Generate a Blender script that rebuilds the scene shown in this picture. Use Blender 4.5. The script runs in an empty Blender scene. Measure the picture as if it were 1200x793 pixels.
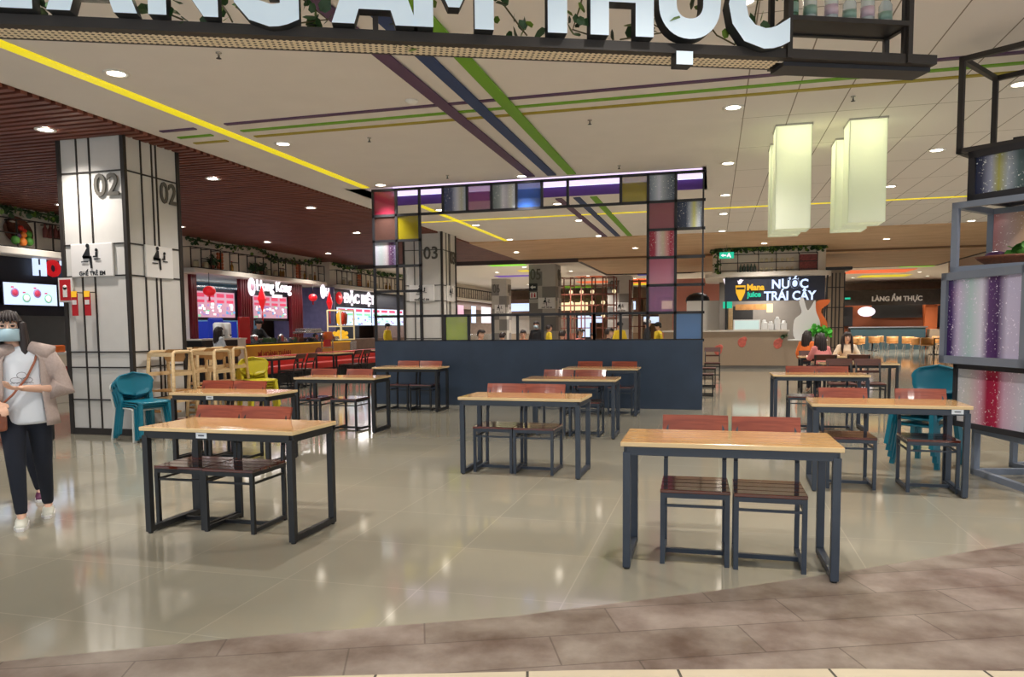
import bpy, math, random
from mathutils import Vector, Matrix, Quaternion
random.seed(7)
S = bpy.context.scene
C = S.collection
pi = math.pi
R = math.radians

# ------------------------------------------------------------------ camera, world, exposure
cam_d = bpy.data.cameras.new('camera'); cam = bpy.data.objects.new('camera', cam_d); C.objects.link(cam); S.camera = cam
cam_d.sensor_width = 36; cam_d.sensor_fit = 'HORIZONTAL'; cam_d.lens = 880.9/1200*36
cam_d.shift_y = (450.3-396.5)/1200; cam_d.clip_end = 200
_p, _r, _y = R(-4.344), R(-0.53), R(15)
_fw = Vector((0, math.cos(_p), math.sin(_p))); _r0 = Vector((1, 0, 0)); _u0 = _r0.cross(_fw)
_rt = math.cos(_r)*_r0 + math.sin(_r)*_u0; _up = -math.sin(_r)*_r0 + math.cos(_r)*_u0
_Z = Matrix.Rotation(_y, 3, 'Z'); _fw, _rt, _up = _Z@_fw, _Z@_rt, _Z@_up
M3 = Matrix((_rt, _up, -_fw)).transposed()
cam.matrix_world = Matrix.Translation((0, 0, 1.4117)) @ M3.to_4x4()

W = bpy.data.worlds.new('world'); S.world = W; W.use_nodes = True
W.node_tree.nodes['Background'].inputs[0].default_value = (0.80, 0.90, 1.0, 1)
W.node_tree.nodes['Background'].inputs[1].default_value = 1.6
S.view_settings.view_transform = 'Standard'; S.view_settings.look = 'None'
S.view_settings.exposure = 0.0; S.view_settings.gamma = 1; S.view_settings.use_curve_mapping = False
LAMP = 285.0      # strength of a recessed ceiling lamp

# ------------------------------------------------------------------ materials
def lin(c): return tuple(((v/12.92) if v <= .04045 else ((v+.055)/1.055)**2.4) for v in c)
def rgb(r, g, b): return lin((r/255, g/255, b/255))
def sock(n, *names):
    for k in names:
        if k in n.inputs: return n.inputs[k]
def mat(name, col, rough=.5, metal=0, emis=0, ecol=None, noise=0, nscale=6, alpha=1, trans=0, bump=0, spec=None, coat=0, stretch=None):
    m = bpy.data.materials.new(name); m.use_nodes = True; nt = m.node_tree; b = nt.nodes['Principled BSDF']
    b.inputs['Base Color'].default_value = (*col, 1); b.inputs['Roughness'].default_value = rough; b.inputs['Metallic'].default_value = metal
    if emis:
        b.inputs['Emission Color'].default_value = (*(ecol or col), 1); b.inputs['Emission Strength'].default_value = emis
    if spec is not None: b.inputs['Specular IOR Level'].default_value = spec
    if coat: b.inputs['Coat Weight'].default_value = coat; b.inputs['Coat Roughness'].default_value = .08
    if trans: b.inputs['Transmission Weight'].default_value = trans
    if alpha < 1: b.inputs['Alpha'].default_value = alpha
    if noise or bump:
        tc = nt.nodes.new('ShaderNodeTexCoord'); nz = nt.nodes.new('ShaderNodeTexNoise'); nz.inputs['Scale'].default_value = nscale; nz.inputs['Detail'].default_value = 5
        src = tc.outputs['Object']
        if stretch:
            mp = nt.nodes.new('ShaderNodeMapping'); mp.inputs['Scale'].default_value = stretch; nt.links.new(src, mp.inputs[0]); src = mp.outputs[0]
        nt.links.new(src, nz.inputs['Vector'])
        if noise:
            rp = nt.nodes.new('ShaderNodeValToRGB'); rp.color_ramp.elements[0].position = .3; rp.color_ramp.elements[1].position = .7
            rp.color_ramp.elements[0].color = (*[v*(1-noise) for v in col], 1); rp.color_ramp.elements[1].color = (*[min(1, v*(1+noise)) for v in col], 1)
            nt.links.new(nz.outputs['Fac'], rp.inputs[0]); nt.links.new(rp.outputs[0], b.inputs['Base Color'])
        if bump:
            bp = nt.nodes.new('ShaderNodeBump'); bp.inputs['Strength'].default_value = bump; bp.inputs['Distance'].default_value = .01
            nt.links.new(nz.outputs['Fac'], bp.inputs['Height']); nt.links.new(bp.outputs[0], b.inputs['Normal'])
    return m
def wood(name, c1, c2, scale=(1.2, 14, 14), rough=.28, coat=.3):
    m = mat(name, c1, rough, coat=coat); nt = m.node_tree; b = nt.nodes['Principled BSDF']
    tc = nt.nodes.new('ShaderNodeTexCoord'); mp = nt.nodes.new('ShaderNodeMapping'); mp.inputs['Scale'].default_value = scale
    nz = nt.nodes.new('ShaderNodeTexNoise'); nz.inputs['Scale'].default_value = 2.2; nz.inputs['Detail'].default_value = 6; nz.inputs['Distortion'].default_value = .6
    rp = nt.nodes.new('ShaderNodeValToRGB'); rp.color_ramp.elements[0].color = (*c1, 1); rp.color_ramp.elements[1].color = (*c2, 1)
    rp.color_ramp.elements[0].position = .3; rp.color_ramp.elements[1].position = .68
    nt.links.new(tc.outputs['Object'], mp.inputs[0]); nt.links.new(mp.outputs[0], nz.inputs['Vector']); nt.links.new(nz.outputs['Fac'], rp.inputs[0]); nt.links.new(rp.outputs[0], b.inputs['Base Color'])
    return m
def bricks(name, c1, c2, mortar, w, h, ms, rough, loc=(0, 0, 0), rotz=0, offset=0, noise=.06, nscale=1.5, spec=.5, rrough=None, dirty=None):
    m = mat(name, c1, rough, spec=spec); nt = m.node_tree; b = nt.nodes['Principled BSDF']
    tc = nt.nodes.new('ShaderNodeTexCoord'); mp = nt.nodes.new('ShaderNodeMapping'); mp.inputs['Location'].default_value = loc; mp.inputs['Rotation'].default_value = (0, 0, rotz)
    br = nt.nodes.new('ShaderNodeTexBrick'); br.offset = offset; br.inputs['Scale'].default_value = 1
    br.inputs['Brick Width'].default_value = w; br.inputs['Row Height'].default_value = h; br.inputs['Mortar Size'].default_value = ms; br.inputs['Mortar Smooth'].default_value = .1
    br.inputs['Color1'].default_value = (*c1, 1); br.inputs['Color2'].default_value = (*c2, 1); br.inputs['Mortar'].default_value = (*mortar, 1)
    nz = nt.nodes.new('ShaderNodeTexNoise'); nz.inputs['Scale'].default_value = nscale; nz.inputs['Detail'].default_value = 8; nz.inputs['Roughness'].default_value = .6
    rp = nt.nodes.new('ShaderNodeValToRGB'); d = dirty or ((1-noise,)*3, (1+noise,)*3)
    rp.color_ramp.elements[0].color = (*d[0], 1); rp.color_ramp.elements[1].color = (*d[1], 1); rp.color_ramp.elements[0].position = .32; rp.color_ramp.elements[1].position = .68
    mx = nt.nodes.new('ShaderNodeMixRGB'); mx.blend_type = 'MULTIPLY'; mx.inputs[0].default_value = 1
    L = nt.links.new; L(tc.outputs['Object'], mp.inputs[0]); L(mp.outputs[0], br.inputs['Vector']); L(tc.outputs['Object'], nz.inputs['Vector'])
    L(nz.outputs['Fac'], rp.inputs[0]); L(br.outputs['Color'], mx.inputs[1]); L(rp.outputs[0], mx.inputs[2]); L(mx.outputs[0], b.inputs['Base Color'])
    return m
def stripes(name, stops, axis=0, size=1.0, off=0., speck=None, rough=.12, emis=0, scatter=220):
    """colour bands across an object axis, with glitter specks"""
    m = mat(name, stops[0][1], rough); nt = m.node_tree; b = nt.nodes['Principled BSDF']; L = nt.links.new
    tc = nt.nodes.new('ShaderNodeTexCoord'); sp = nt.nodes.new('ShaderNodeSeparateXYZ'); L(tc.outputs['Object'], sp.inputs[0])
    ma = nt.nodes.new('ShaderNodeMath'); ma.operation = 'MULTIPLY_ADD'; L(sp.outputs[axis], ma.inputs[0]); ma.inputs[1].default_value = 1/size; ma.inputs[2].default_value = off
    rp = nt.nodes.new('ShaderNodeValToRGB'); els = rp.color_ramp.elements
    while len(els) < len(stops): els.new(.5)
    for e, (p, c) in zip(els, sorted(stops, key=lambda s: s[0])): e.position = p; e.color = (*c, 1)
    L(ma.outputs[0], rp.inputs[0]); out = rp.outputs[0]
    if speck:
        vo = nt.nodes.new('ShaderNodeTexNoise'); vo.inputs['Scale'].default_value = 55; vo.inputs['Detail'].default_value = 2; L(tc.outputs['Object'], vo.inputs['Vector'])
        r2 = nt.nodes.new('ShaderNodeValToRGB'); r2.color_ramp.elements[0].position = .66; r2.color_ramp.elements[1].position = .7; L(vo.outputs['Fac'], r2.inputs[0])
        mx = nt.nodes.new('ShaderNodeMixRGB'); L(r2.outputs[0], mx.inputs[0]); L(out, mx.inputs[1]); mx.inputs[2].default_value = (*speck, 1); out = mx.outputs[0]
    L(out, b.inputs['Base Color'])
    if emis: L(out, b.inputs['Emission Color']); b.inputs['Emission Strength'].default_value = emis
    return m

white = rgb(235, 230, 220)
M = {}
M['tile'] = bricks('polished_tile', rgb(150, 145, 129), rgb(155, 149, 132), rgb(166, 160, 143), .8, .8, .004, .08, loc=(.73, .3, 0), noise=.05, nscale=.5, spec=.55)
M['slate'] = bricks('slate_tile', rgb(126, 116, 106), rgb(136, 124, 116), rgb(100, 90, 82), .9, .3, .004, .36, rotz=R(-22), offset=.37, nscale=2.6, spec=.4, dirty=((.50, .38, .32), (1.42, 1.42, 1.40)))
M['cream_tile'] = bricks('cream_tile', rgb(206, 192, 166), rgb(210, 197, 172), rgb(90, 84, 76), .62, .9, .006, .25, rotz=R(-14), loc=(0, .3, 0))
M['ceil'] = mat('ceiling_paint', rgb(232, 226, 222), .9, noise=.02, nscale=2)
# ceiling tiles with seams beyond x > .3
def seam_mat():
    m = mat('ceiling_panels', rgb(232, 226, 222), .9); nt = m.node_tree; b = nt.nodes['Principled BSDF']; L = nt.links.new
    tc = nt.nodes.new('ShaderNodeTexCoord'); br = nt.nodes.new('ShaderNodeTexBrick'); br.offset = 0
    mp = nt.nodes.new('ShaderNodeMapping'); mp.inputs['Location'].default_value = (-.33, -.2, 0); L(tc.outputs['Object'], mp.inputs[0]); L(mp.outputs[0], br.inputs['Vector'])
    br.inputs['Scale'].default_value = 1; br.inputs['Brick Width'].default_value = .55; br.inputs['Row Height'].default_value = 1.65; br.inputs['Mortar Size'].default_value = .007
    c = rgb(232, 226, 222)
    br.inputs['Color1'].default_value = (*c, 1); br.inputs['Color2'].default_value = (*c, 1); br.inputs['Mortar'].default_value = (*rgb(140, 130, 120), 1)
    L(br.outputs['Color'], b.inputs['Base Color']); return m
M['ceil_grid'] = seam_mat()
M['ceil_far'] = mat('far_ceiling_paint', rgb(232, 222, 212), .9)
M['slat_red'] = wood('red_brown_slat', rgb(104, 54, 42), rgb(136, 78, 60), (.6, 3, 3), .55, 0)
M['slat_dark'] = mat('slat_gap', rgb(30, 15, 12), .8)
M['slat_tan'] = wood('tan_slat', rgb(206, 168, 130), rgb(226, 190, 150), (.5, 2, 2), .6, 0)
M['slat_tan_gap'] = mat('tan_slat_gap', rgb(130, 98, 70), .8)
M['black'] = mat('black_steel', rgb(28, 28, 30), .45, noise=.1)
M['steel'] = mat('slate_blue_steel', rgb(52, 60, 72), .42, noise=.08, nscale=9)
M['frameblack'] = mat('frame_black_steel', rgb(38, 37, 42), .5, noise=.08)
M['brownblack'] = mat('bronze_black_steel', rgb(44, 38, 34), .5, noise=.08)
M['top'] = wood('oak_tabletop', rgb(196, 146, 88), rgb(222, 176, 116), (1.0, 16, 5), .2, .5)
M['topedge'] = mat('oak_edge', rgb(226, 196, 148), .4, noise=.05)
M['seat'] = wood('mahogany_seat', rgb(60, 22, 16), rgb(104, 42, 26), (1.3, 14, 8), .12, .8)
M['back'] = wood('red_brown_backrest', rgb(118, 50, 38), rgb(156, 78, 56), (1.3, 4, 16), .34, .3)
M['darkwood'] = wood('dark_brown_wood', rgb(62, 28, 20), rgb(92, 44, 30), (1.3, 4, 14), .5, 0)
M['label'] = mat('white_sticker', rgb(232, 236, 240), .4)
M['ink'] = mat('grey_ink', rgb(70, 70, 78), .5)
M['navy'] = mat('navy_plaster', rgb(50, 66, 88), .5, noise=.16, nscale=2.2, bump=.1)
M['panel'] = mat('white_pillar_panel', rgb(208, 204, 198), .5, noise=.02)
M['panel_grey'] = mat('grey_pillar_panel', rgb(122, 118, 114), .55, noise=.03)
M['panel_mid'] = mat('pale_grey_pillar_panel', rgb(176, 170, 162), .55, noise=.03)
M['sign_white'] = mat('white_plate', rgb(228, 224, 220), .45)
M['num'] = mat('grey_number', rgb(84, 80, 72), .5, 0)
M['red'] = mat('red_gloss', rgb(190, 26, 34), .35)
M['red_emit'] = mat('lit_red', rgb(215, 26, 36), .35, emis=.45)
M['yellow'] = mat('yellow_plastic', rgb(206, 190, 40), .35)
M['teal'] = mat('teal_plastic', rgb(22, 112, 134), .33, noise=.03)
M['offwhite'] = mat('offwhite_plastic', rgb(206, 206, 200), .4)
M['birch'] = wood('birch_wood', rgb(206, 172, 124), rgb(226, 196, 150), (3, 3, 14), .45, .1)
M['plywood'] = wood('brown_plywood', rgb(164, 116, 66), rgb(186, 138, 84), (3, 14, 3), .45, .1)
M['lampglass'] = mat('lit_lamp', (1, .93, .82), .4, emis=14, ecol=(1, .9, .76))
M['lamptrim'] = mat('white_lamp_trim', rgb(240, 236, 228), .4)
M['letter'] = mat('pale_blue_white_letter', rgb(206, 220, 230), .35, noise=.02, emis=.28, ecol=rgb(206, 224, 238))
M['letterside'] = mat('black_letter_return', rgb(30, 34, 38), .5)
M['leaf'] = mat('dark_green_leaf', rgb(48, 78, 40), .5, noise=.35, nscale=9)
M['leaf2'] = mat('yellow_green_leaf', rgb(110, 140, 52), .5, noise=.25, nscale=9)
M['stem'] = mat('brown_vine', rgb(96, 88, 60), .7)
M['purple_paint'] = mat('plum_paint', rgb(88, 58, 92), .6)
M['violet_wall'] = mat('violet_paint', rgb(104, 70, 160), .7)
M['blue_paint'] = mat('blue_paint', rgb(32, 58, 108), .6)
M['green_paint'] = mat('lime_paint', rgb(112, 168, 26), .6)
M['olive_paint'] = mat('olive_paint', rgb(166, 150, 40), .6)
M['led_yellow'] = mat('lit_yellow_line', rgb(240, 222, 24), .5, emis=.62)
M['led_violet'] = mat('lit_violet_cove', (.8, .7, .95), .5, emis=1.1, ecol=(.80, .66, 1))
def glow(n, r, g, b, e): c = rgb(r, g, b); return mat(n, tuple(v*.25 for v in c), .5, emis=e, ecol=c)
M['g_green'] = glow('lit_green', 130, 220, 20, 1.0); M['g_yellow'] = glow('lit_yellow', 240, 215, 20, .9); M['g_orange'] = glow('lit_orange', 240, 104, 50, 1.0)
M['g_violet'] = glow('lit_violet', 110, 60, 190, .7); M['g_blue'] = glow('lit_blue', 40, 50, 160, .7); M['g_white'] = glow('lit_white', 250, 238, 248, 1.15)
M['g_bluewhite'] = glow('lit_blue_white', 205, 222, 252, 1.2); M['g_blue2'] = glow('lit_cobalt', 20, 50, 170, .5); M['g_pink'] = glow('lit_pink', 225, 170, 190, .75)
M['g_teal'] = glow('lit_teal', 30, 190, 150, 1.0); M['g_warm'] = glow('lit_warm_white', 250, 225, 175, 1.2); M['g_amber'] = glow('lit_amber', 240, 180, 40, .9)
M['skin'] = mat('skin', rgb(222, 176, 150), .55); M['hair'] = mat('dark_hair', rgb(44, 32, 30), .5, noise=.3, nscale=40, stretch=(8, 8, .6))
M['mask'] = mat('pale_blue_mask', rgb(168, 196, 208), .8); M['tee'] = mat('white_cotton', rgb(226, 230, 236), .85); M['jacket'] = mat('mauve_beige_cotton', rgb(176, 158, 150), .9, noise=.08, nscale=60)
M['pants'] = mat('dark_navy_cloth', rgb(28, 32, 44), .9); M['shoe'] = mat('offwhite_shoe', rgb(206, 204, 190), .6); M['shoe_purple'] = mat('plum_shoe', rgb(92, 40, 72), .6)
M['leather'] = mat('brown_leather', rgb(148, 84, 58), .5); M['cloth_pink'] = mat('salmon_cloth', rgb(222, 134, 130), .85); M['cloth_cream'] = mat('cream_knit', rgb(228, 210, 186), .95, bump=.3, nscale=60)
M['cloth_black'] = mat('black_cloth', rgb(24, 24, 28), .85); M['cloth_yellow'] = mat('yellow_cloth', rgb(226, 194, 44), .8); M['cloth_orange'] = mat('orange_cloth', rgb(226, 112, 46), .8)
M['cloth_red'] = mat('red_cloth', rgb(200, 40, 44), .8)
M['fascia'] = mat('cream_fascia', rgb(226, 216, 200), .6, noise=.03); M['ledge'] = mat('pale_ledge', rgb(224, 216, 204), .5)
M['dark_wall'] = mat('dark_navy_wall', rgb(26, 30, 44), .5); M['brown_wall'] = mat('dark_brown_wall', rgb(104, 78, 66), .6, noise=.2); M['shop_blue'] = mat('pale_blue_wall', rgb(108, 150, 176), .5)
M['counter_orange'] = mat('orange_counter_print', rgb(216, 158, 62), .4, noise=.12, nscale=1.5); M['counter_red'] = mat('red_counter_print', rgb(168, 36, 30), .45, noise=.2, nscale=3)
M['bench_red'] = mat('red_vinyl', rgb(206, 54, 48), .4); M['maroon'] = mat('maroon_lacquer', rgb(104, 20, 30), .35)
M['stone'] = mat('speckled_taupe_counter', rgb(168, 148, 126), .5, noise=.06, nscale=30); M['salmon_wall'] = mat('salmon_paint', rgb(226, 156, 140), .7, noise=.05, nscale=1)
M['metal'] = mat('stainless_steel', rgb(190, 190, 188), .25, .9); M['glass'] = mat('clear_glass', (.9, .95, .97), .03, trans=1, alpha=.35)
M['rust'] = mat('red_brown_steel', rgb(112, 58, 42), .5); M['white_pl'] = mat('white_plastic', rgb(232, 232, 230), .35)
M['orange_pl'] = mat('orange_plastic', rgb(232, 112, 40), .35); M['tan_chair'] = mat('tan_plywood_shell', rgb(206, 152, 92), .4, noise=.06)
M['greyblue'] = mat('grey_blue_steel', rgb(116, 124, 138), .45, noise=.04); M['basket'] = mat('brown_wicker', rgb(112, 62, 40), .7, noise=.3, nscale=50)
M['eggplant'] = mat('purple_vegetable', rgb(80, 44, 84), .4); M['cabbage'] = mat('green_vegetable', rgb(70, 128, 44), .6, noise=.3, nscale=14)
M['tomato'] = mat('red_vegetable', rgb(196, 50, 30), .35); M['pumpkin'] = mat('orange_vegetable', rgb(220, 120, 40), .45)

# coloured acrylics of the screen: translucent, so what stands behind shows through
def acrylic(n, col, a=.6): return mat(n, col, .12, alpha=a, spec=.6)
A = dict(pink=acrylic('rose_acrylic', rgb(150, 44, 68), .72), smoke=acrylic('brown_smoke_acrylic', rgb(92, 66, 60), .5), yel=acrylic('yellow_acrylic', rgb(160, 146, 30), .66),
         magenta=acrylic('orchid_acrylic', rgb(160, 84, 140), .55), blue=acrylic('blue_acrylic', rgb(50, 92, 170), .66), mauve=acrylic('mauve_acrylic', rgb(150, 86, 104), .8),
         pale=acrylic('pale_pink_acrylic', rgb(196, 108, 136), .7), lime=acrylic('lime_acrylic', rgb(170, 186, 20), .78), sky=acrylic('denim_blue_acrylic', rgb(66, 108, 160), .86))
GA = dict(a=stripes('silver_blue_glitter', [(0, rgb(70, 80, 118)), (.35, rgb(84, 92, 122)), (.5, rgb(176, 180, 204)), (.62, rgb(206, 206, 214)), (.8, rgb(190, 190, 170)), (1, rgb(180, 190, 214))], 0, .42, .5, (.8, .8, .9)),
          b=stripes('silver_glitter', [(0, rgb(118, 128, 128)), (.3, rgb(150, 160, 162)), (.45, rgb(206, 206, 214)), (.62, rgb(180, 178, 190)), (.8, rgb(190, 190, 178)), (1, rgb(196, 204, 220))], 0, .42, .5, (.9, .9, .9)),
          c=stripes('mint_violet_glitter', [(0, rgb(206, 206, 224)), (.3, rgb(190, 204, 208)), (.55, rgb(206, 196, 204)), (.68, rgb(120, 86, 118)), (.85, rgb(84, 60, 94)), (1, rgb(140, 130, 170))], 0, .42, .5, (.8, .8, .9)),
          d=stripes('grey_blue_glitter', [(0, rgb(120, 132, 150)), (.2, rgb(160, 170, 188)), (.4, rgb(200, 204, 222)), (.55, rgb(160, 168, 184)), (.75, rgb(120, 130, 146)), (1, rgb(88, 100, 116))], 0, .42, .5, (.9, .9, .9)),
          e=stripes('navy_yellow_glitter', [(0, rgb(44, 54, 78)), (.35, rgb(66, 76, 104)), (.5, rgb(170, 176, 196)), (.66, rgb(206, 204, 130)), (.8, rgb(190, 196, 200)), (1, rgb(120, 134, 160))], 0, .42, .5, (.8, .8, .8)),
          f=stripes('crimson_glitter', [(0, rgb(150, 44, 66)), (.22, rgb(166, 60, 78)), (.36, rgb(220, 196, 204)), (.55, rgb(206, 190, 170)), (.7, rgb(214, 150, 150)), (.85, rgb(170, 50, 76)), (1, rgb(200, 110, 130))], 0, .42, .5, (.95, .85, .85)))

# ------------------------------------------------------------------ mesh builder
class MB:
    def __init__(s): s.v = []; s.f = []; s.m = []; s.sm = []
    def add(s, vs, fs, mi=0, smooth=False, T=None):
        o = len(s.v)
        s.v += [tuple(T@Vector(v)) if T else tuple(v) for v in vs]
        for f in fs: s.f.append(tuple(i+o for i in f)); s.m.append(mi); s.sm.append(smooth)
        return s
    def box(s, x0, x1, y0, y1, z0, z1, mi=0, T=None):
        vs = [(x, y, z) for z in (z0, z1) for y in (y0, y1) for x in (x0, x1)]
        return s.add(vs, [(0, 2, 3, 1), (4, 5, 7, 6), (0, 1, 5, 4), (2, 6, 7, 3), (0, 4, 6, 2), (1, 3, 7, 5)], mi, T=T)
    def cbox(s, c, d, mi=0, T=None):
        return s.box(c[0]-d[0]/2, c[0]+d[0]/2, c[1]-d[1]/2, c[1]+d[1]/2, c[2]-d[2]/2, c[2]+d[2]/2, mi, T)
    def bar(s, p, q, w, h=None, mi=0, up=(0, 0, 1)):
        p, q = Vector(p), Vector(q); h = h or w; t = (q-p).normalized(); u = Vector(up)
        if abs(t.dot(u)) > .97: u = Vector((0, 1, 0))
        a = t.cross(u).normalized(); b = a.cross(t)
        vs = [e+a*sx*w/2+b*sy*h/2 for e in (p, q) for sx, sy in ((-1, -1), (1, -1), (1, 1), (-1, 1))]
        return s.add(vs, [(3, 2, 1, 0), (4, 5, 6, 7), (0, 1, 5, 4), (1, 2, 6, 5), (2, 3, 7, 6), (3, 0, 4, 7)], mi)
    def sweep(s, pts, rad, seg=10, mi=0, side=(1, 0, 0), caps=True, smooth=True, cr=.6):
        P = [Vector(p) for p in pts]; n = len(P)
        if not isinstance(rad, (list,)): rad = [rad]*n
        rad = [r if isinstance(r, tuple) else (r, r) for r in rad]
        if caps:   # rounded ends
            t0 = (P[0]-P[1]).normalized(); t1 = (P[-1]-P[-2]).normalized()
            k0, k1 = min(rad[0])*cr, min(rad[-1])*cr
            P = [P[0]+t0*k0, P[0]+t0*k0*.6]+P+[P[-1]+t1*k1*.6, P[-1]+t1*k1]
            rad = [(rad[0][0]*.25, rad[0][1]*.25), (rad[0][0]*.75, rad[0][1]*.75)]+rad+[(rad[-1][0]*.75, rad[-1][1]*.75), (rad[-1][0]*.25, rad[-1][1]*.25)]
        n = len(P); vs = []; prev = Vector(side)
        for i in range(n):
            t = (P[min(i+1, n-1)]-P[max(i-1, 0)]).normalized(); a = prev - t*prev.dot(t)
            if a.length < 1e-4: a = t.orthogonal()
            a.normalize(); b = t.cross(a); prev = a
            for k in range(seg):
                g = 2*pi*k/seg; vs.append(P[i]+a*math.cos(g)*rad[i][0]+b*math.sin(g)*rad[i][1])
        fs = [(i*seg+k, i*seg+(k+1) % seg, (i+1)*seg+(k+1) % seg, (i+1)*seg+k) for i in range(n-1) for k in range(seg)]
        fs += [tuple(range(seg))[::-1], tuple((n-1)*seg+k for k in range(seg))]
        return s.add(vs, fs, mi, smooth)
    def lathe(s, prof, c=(0, 0, 0), seg=16, mi=0, smooth=True, T=None, caps=True):
        vs = []; n = len(prof)
        for r, z in prof:
            for k in range(seg):
                g = 2*pi*k/seg; vs.append((c[0]+r*math.cos(g), c[1]+r*math.sin(g), c[2]+z))
        fs = [(i*seg+k, i*seg+(k+1) % seg, (i+1)*seg+(k+1) % seg, (i+1)*seg+k) for i in range(n-1) for k in range(seg)]
        if caps: fs += [tuple(range(seg))[::-1], tuple((n-1)*seg+k for k in range(seg))]
        return s.add(vs, fs, mi, smooth, T)
    def ball(s, c, r, mi=0, seg=12, T=None):
        if not isinstance(r, tuple): r = (r, r, r)
        n = 8; vs = []
        for i in range(n+1):
            a = pi*i/n-pi/2; ca = max(math.cos(a), .02)
            for k in range(seg): g = 2*pi*k/seg; vs.append((c[0]+r[0]*ca*math.cos(g), c[1]+r[1]*ca*math.sin(g), c[2]+r[2]*math.sin(a)))
        fs = [(i*seg+k, i*seg+(k+1) % seg, (i+1)*seg+(k+1) % seg, (i+1)*seg+k) for i in range(n) for k in range(seg)]
        fs += [tuple(range(seg))[::-1], tuple(n*seg+k for k in range(seg))]
        return s.add(vs, fs, mi, True, T)
    def prism(s, poly, z0, z1, mi=0, T=None):
        n = len(poly); vs = [(x, y, z0) for x, y in poly]+[(x, y, z1) for x, y in poly]
        fs = [tuple(range(n))[::-1], tuple(range(n, 2*n))]+[(i, (i+1) % n, n+(i+1) % n, n+i) for i in range(n)]
        return s.add(vs, fs, mi, False, T)
    def grid(s, nu, nv, fn, mi=0, smooth=True):
        vs = [fn(i/nu, j/nv) for j in range(nv+1) for i in range(nu+1)]
        fs = [(j*(nu+1)+i, j*(nu+1)+i+1, (j+1)*(nu+1)+i+1, (j+1)*(nu+1)+i) for j in range(nv) for i in range(nu)]
        return s.add(vs, fs, mi, smooth)
    def build(s, name, mats, parent=None, loc=None, solid=0, remesh=0, bevel=0, sub=0):
        me = bpy.data.meshes.new(name); me.from_pydata(s.v, [], s.f)
        if not isinstance(mats, (list, tuple)): mats = [mats]
        for m in mats: me.materials.append(M[m] if isinstance(m, str) else m)
        me.polygons.foreach_set('material_index', s.m); me.polygons.foreach_set('use_smooth', s.sm); me.update()
        o = bpy.data.objects.new(name, me); C.objects.link(o)
        if parent: o.parent = parent
        if loc: o.location = loc
        if solid: d = o.modifiers.new('s', 'SOLIDIFY'); d.thickness = solid; d.offset = 0
        if remesh:
            d = o.modifiers.new('r', 'REMESH'); d.mode = 'VOXEL'; d.voxel_size = remesh; d.use_smooth_shade = True
            d = o.modifiers.new('m', 'SMOOTH'); d.iterations = 4; d.factor = .5
        if bevel: d = o.modifiers.new('b', 'BEVEL'); d.width = bevel; d.segments = 2; d.limit_method = 'ANGLE'
        if sub: d = o.modifiers.new('u', 'SUBSURF'); d.levels = sub; d.render_levels = sub
        return o
def tag(o, label, cat, group=None, kind=None):
    o['label'] = label; o['category'] = cat
    if group: o['group'] = group
    if kind: o['kind'] = kind
    return o
def thing(name, label, cat, loc=(0, 0, 0), rz=0, group=None, kind=None):
    o = bpy.data.objects.new(name, None); C.objects.link(o); o.location = loc; o.rotation_euler = (0, 0, rz); o.empty_display_size = .1
    return tag(o, label, cat, group, kind)
def struct(mb, name, mats, **k):
    o = mb.build(name, mats, **k); o['kind'] = 'structure'; return o
CH = {}
def kids(o): return [x for x in bpy.data.objects if x.parent is o]
def dup(root, loc, rz, label, group=None):
    r = root.copy(); C.objects.link(r); r.location = loc; r.rotation_euler = (0, 0, rz); r['label'] = label
    if group: r['group'] = group
    if root.name not in CH: CH[root.name] = [(c, kids(c)) for c in kids(root) if c.type != 'LIGHT']
    for c, gs in CH[root.name]:
        d = c.copy(); C.objects.link(d); d.parent = r
        for g in gs: e = g.copy(); C.objects.link(e); e.parent = d
    return r
FONT = None
def text(body, name, size, m, parent=None, T=None, ext=.01, off=0., align='CENTER', xs=1.0, bev=0):
    """lettering as a mesh standing in the x/z plane, facing -y"""
    cu = bpy.data.curves.new(name, 'FONT'); cu.body = body; cu.size = size; cu.extrude = ext; cu.offset = off; cu.align_x = align; cu.align_y = 'BOTTOM_BASELINE'; cu.resolution_u = 3
    t = bpy.data.objects.new(name, cu); C.objects.link(t); bpy.context.view_layer.update()
    me = bpy.data.meshes.new_from_object(t.evaluated_get(bpy.context.evaluated_depsgraph_get())); bpy.data.objects.remove(t)
    mats = m if isinstance(m, (list, tuple)) else [m]
    me.materials.clear()
    for q in mats: me.materials.append(M[q] if isinstance(q, str) else q)
    X = (T or Matrix()) @ Matrix.Rotation(pi/2, 4, 'X') @ Matrix.Diagonal((xs, 1, 1, 1))
    me.transform(X)
    for p in me.polygons:
        p.material_index = 0
    o = bpy.data.objects.new(name, me); C.objects.link(o)
    if parent: o.parent = parent
    return o
def TR(x=0, y=0, z=0, rz=0, s=1): return Matrix.Translation((x, y, z)) @ Matrix.Rotation(rz, 4, 'Z') @ Matrix.Scale(s, 4)

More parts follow.
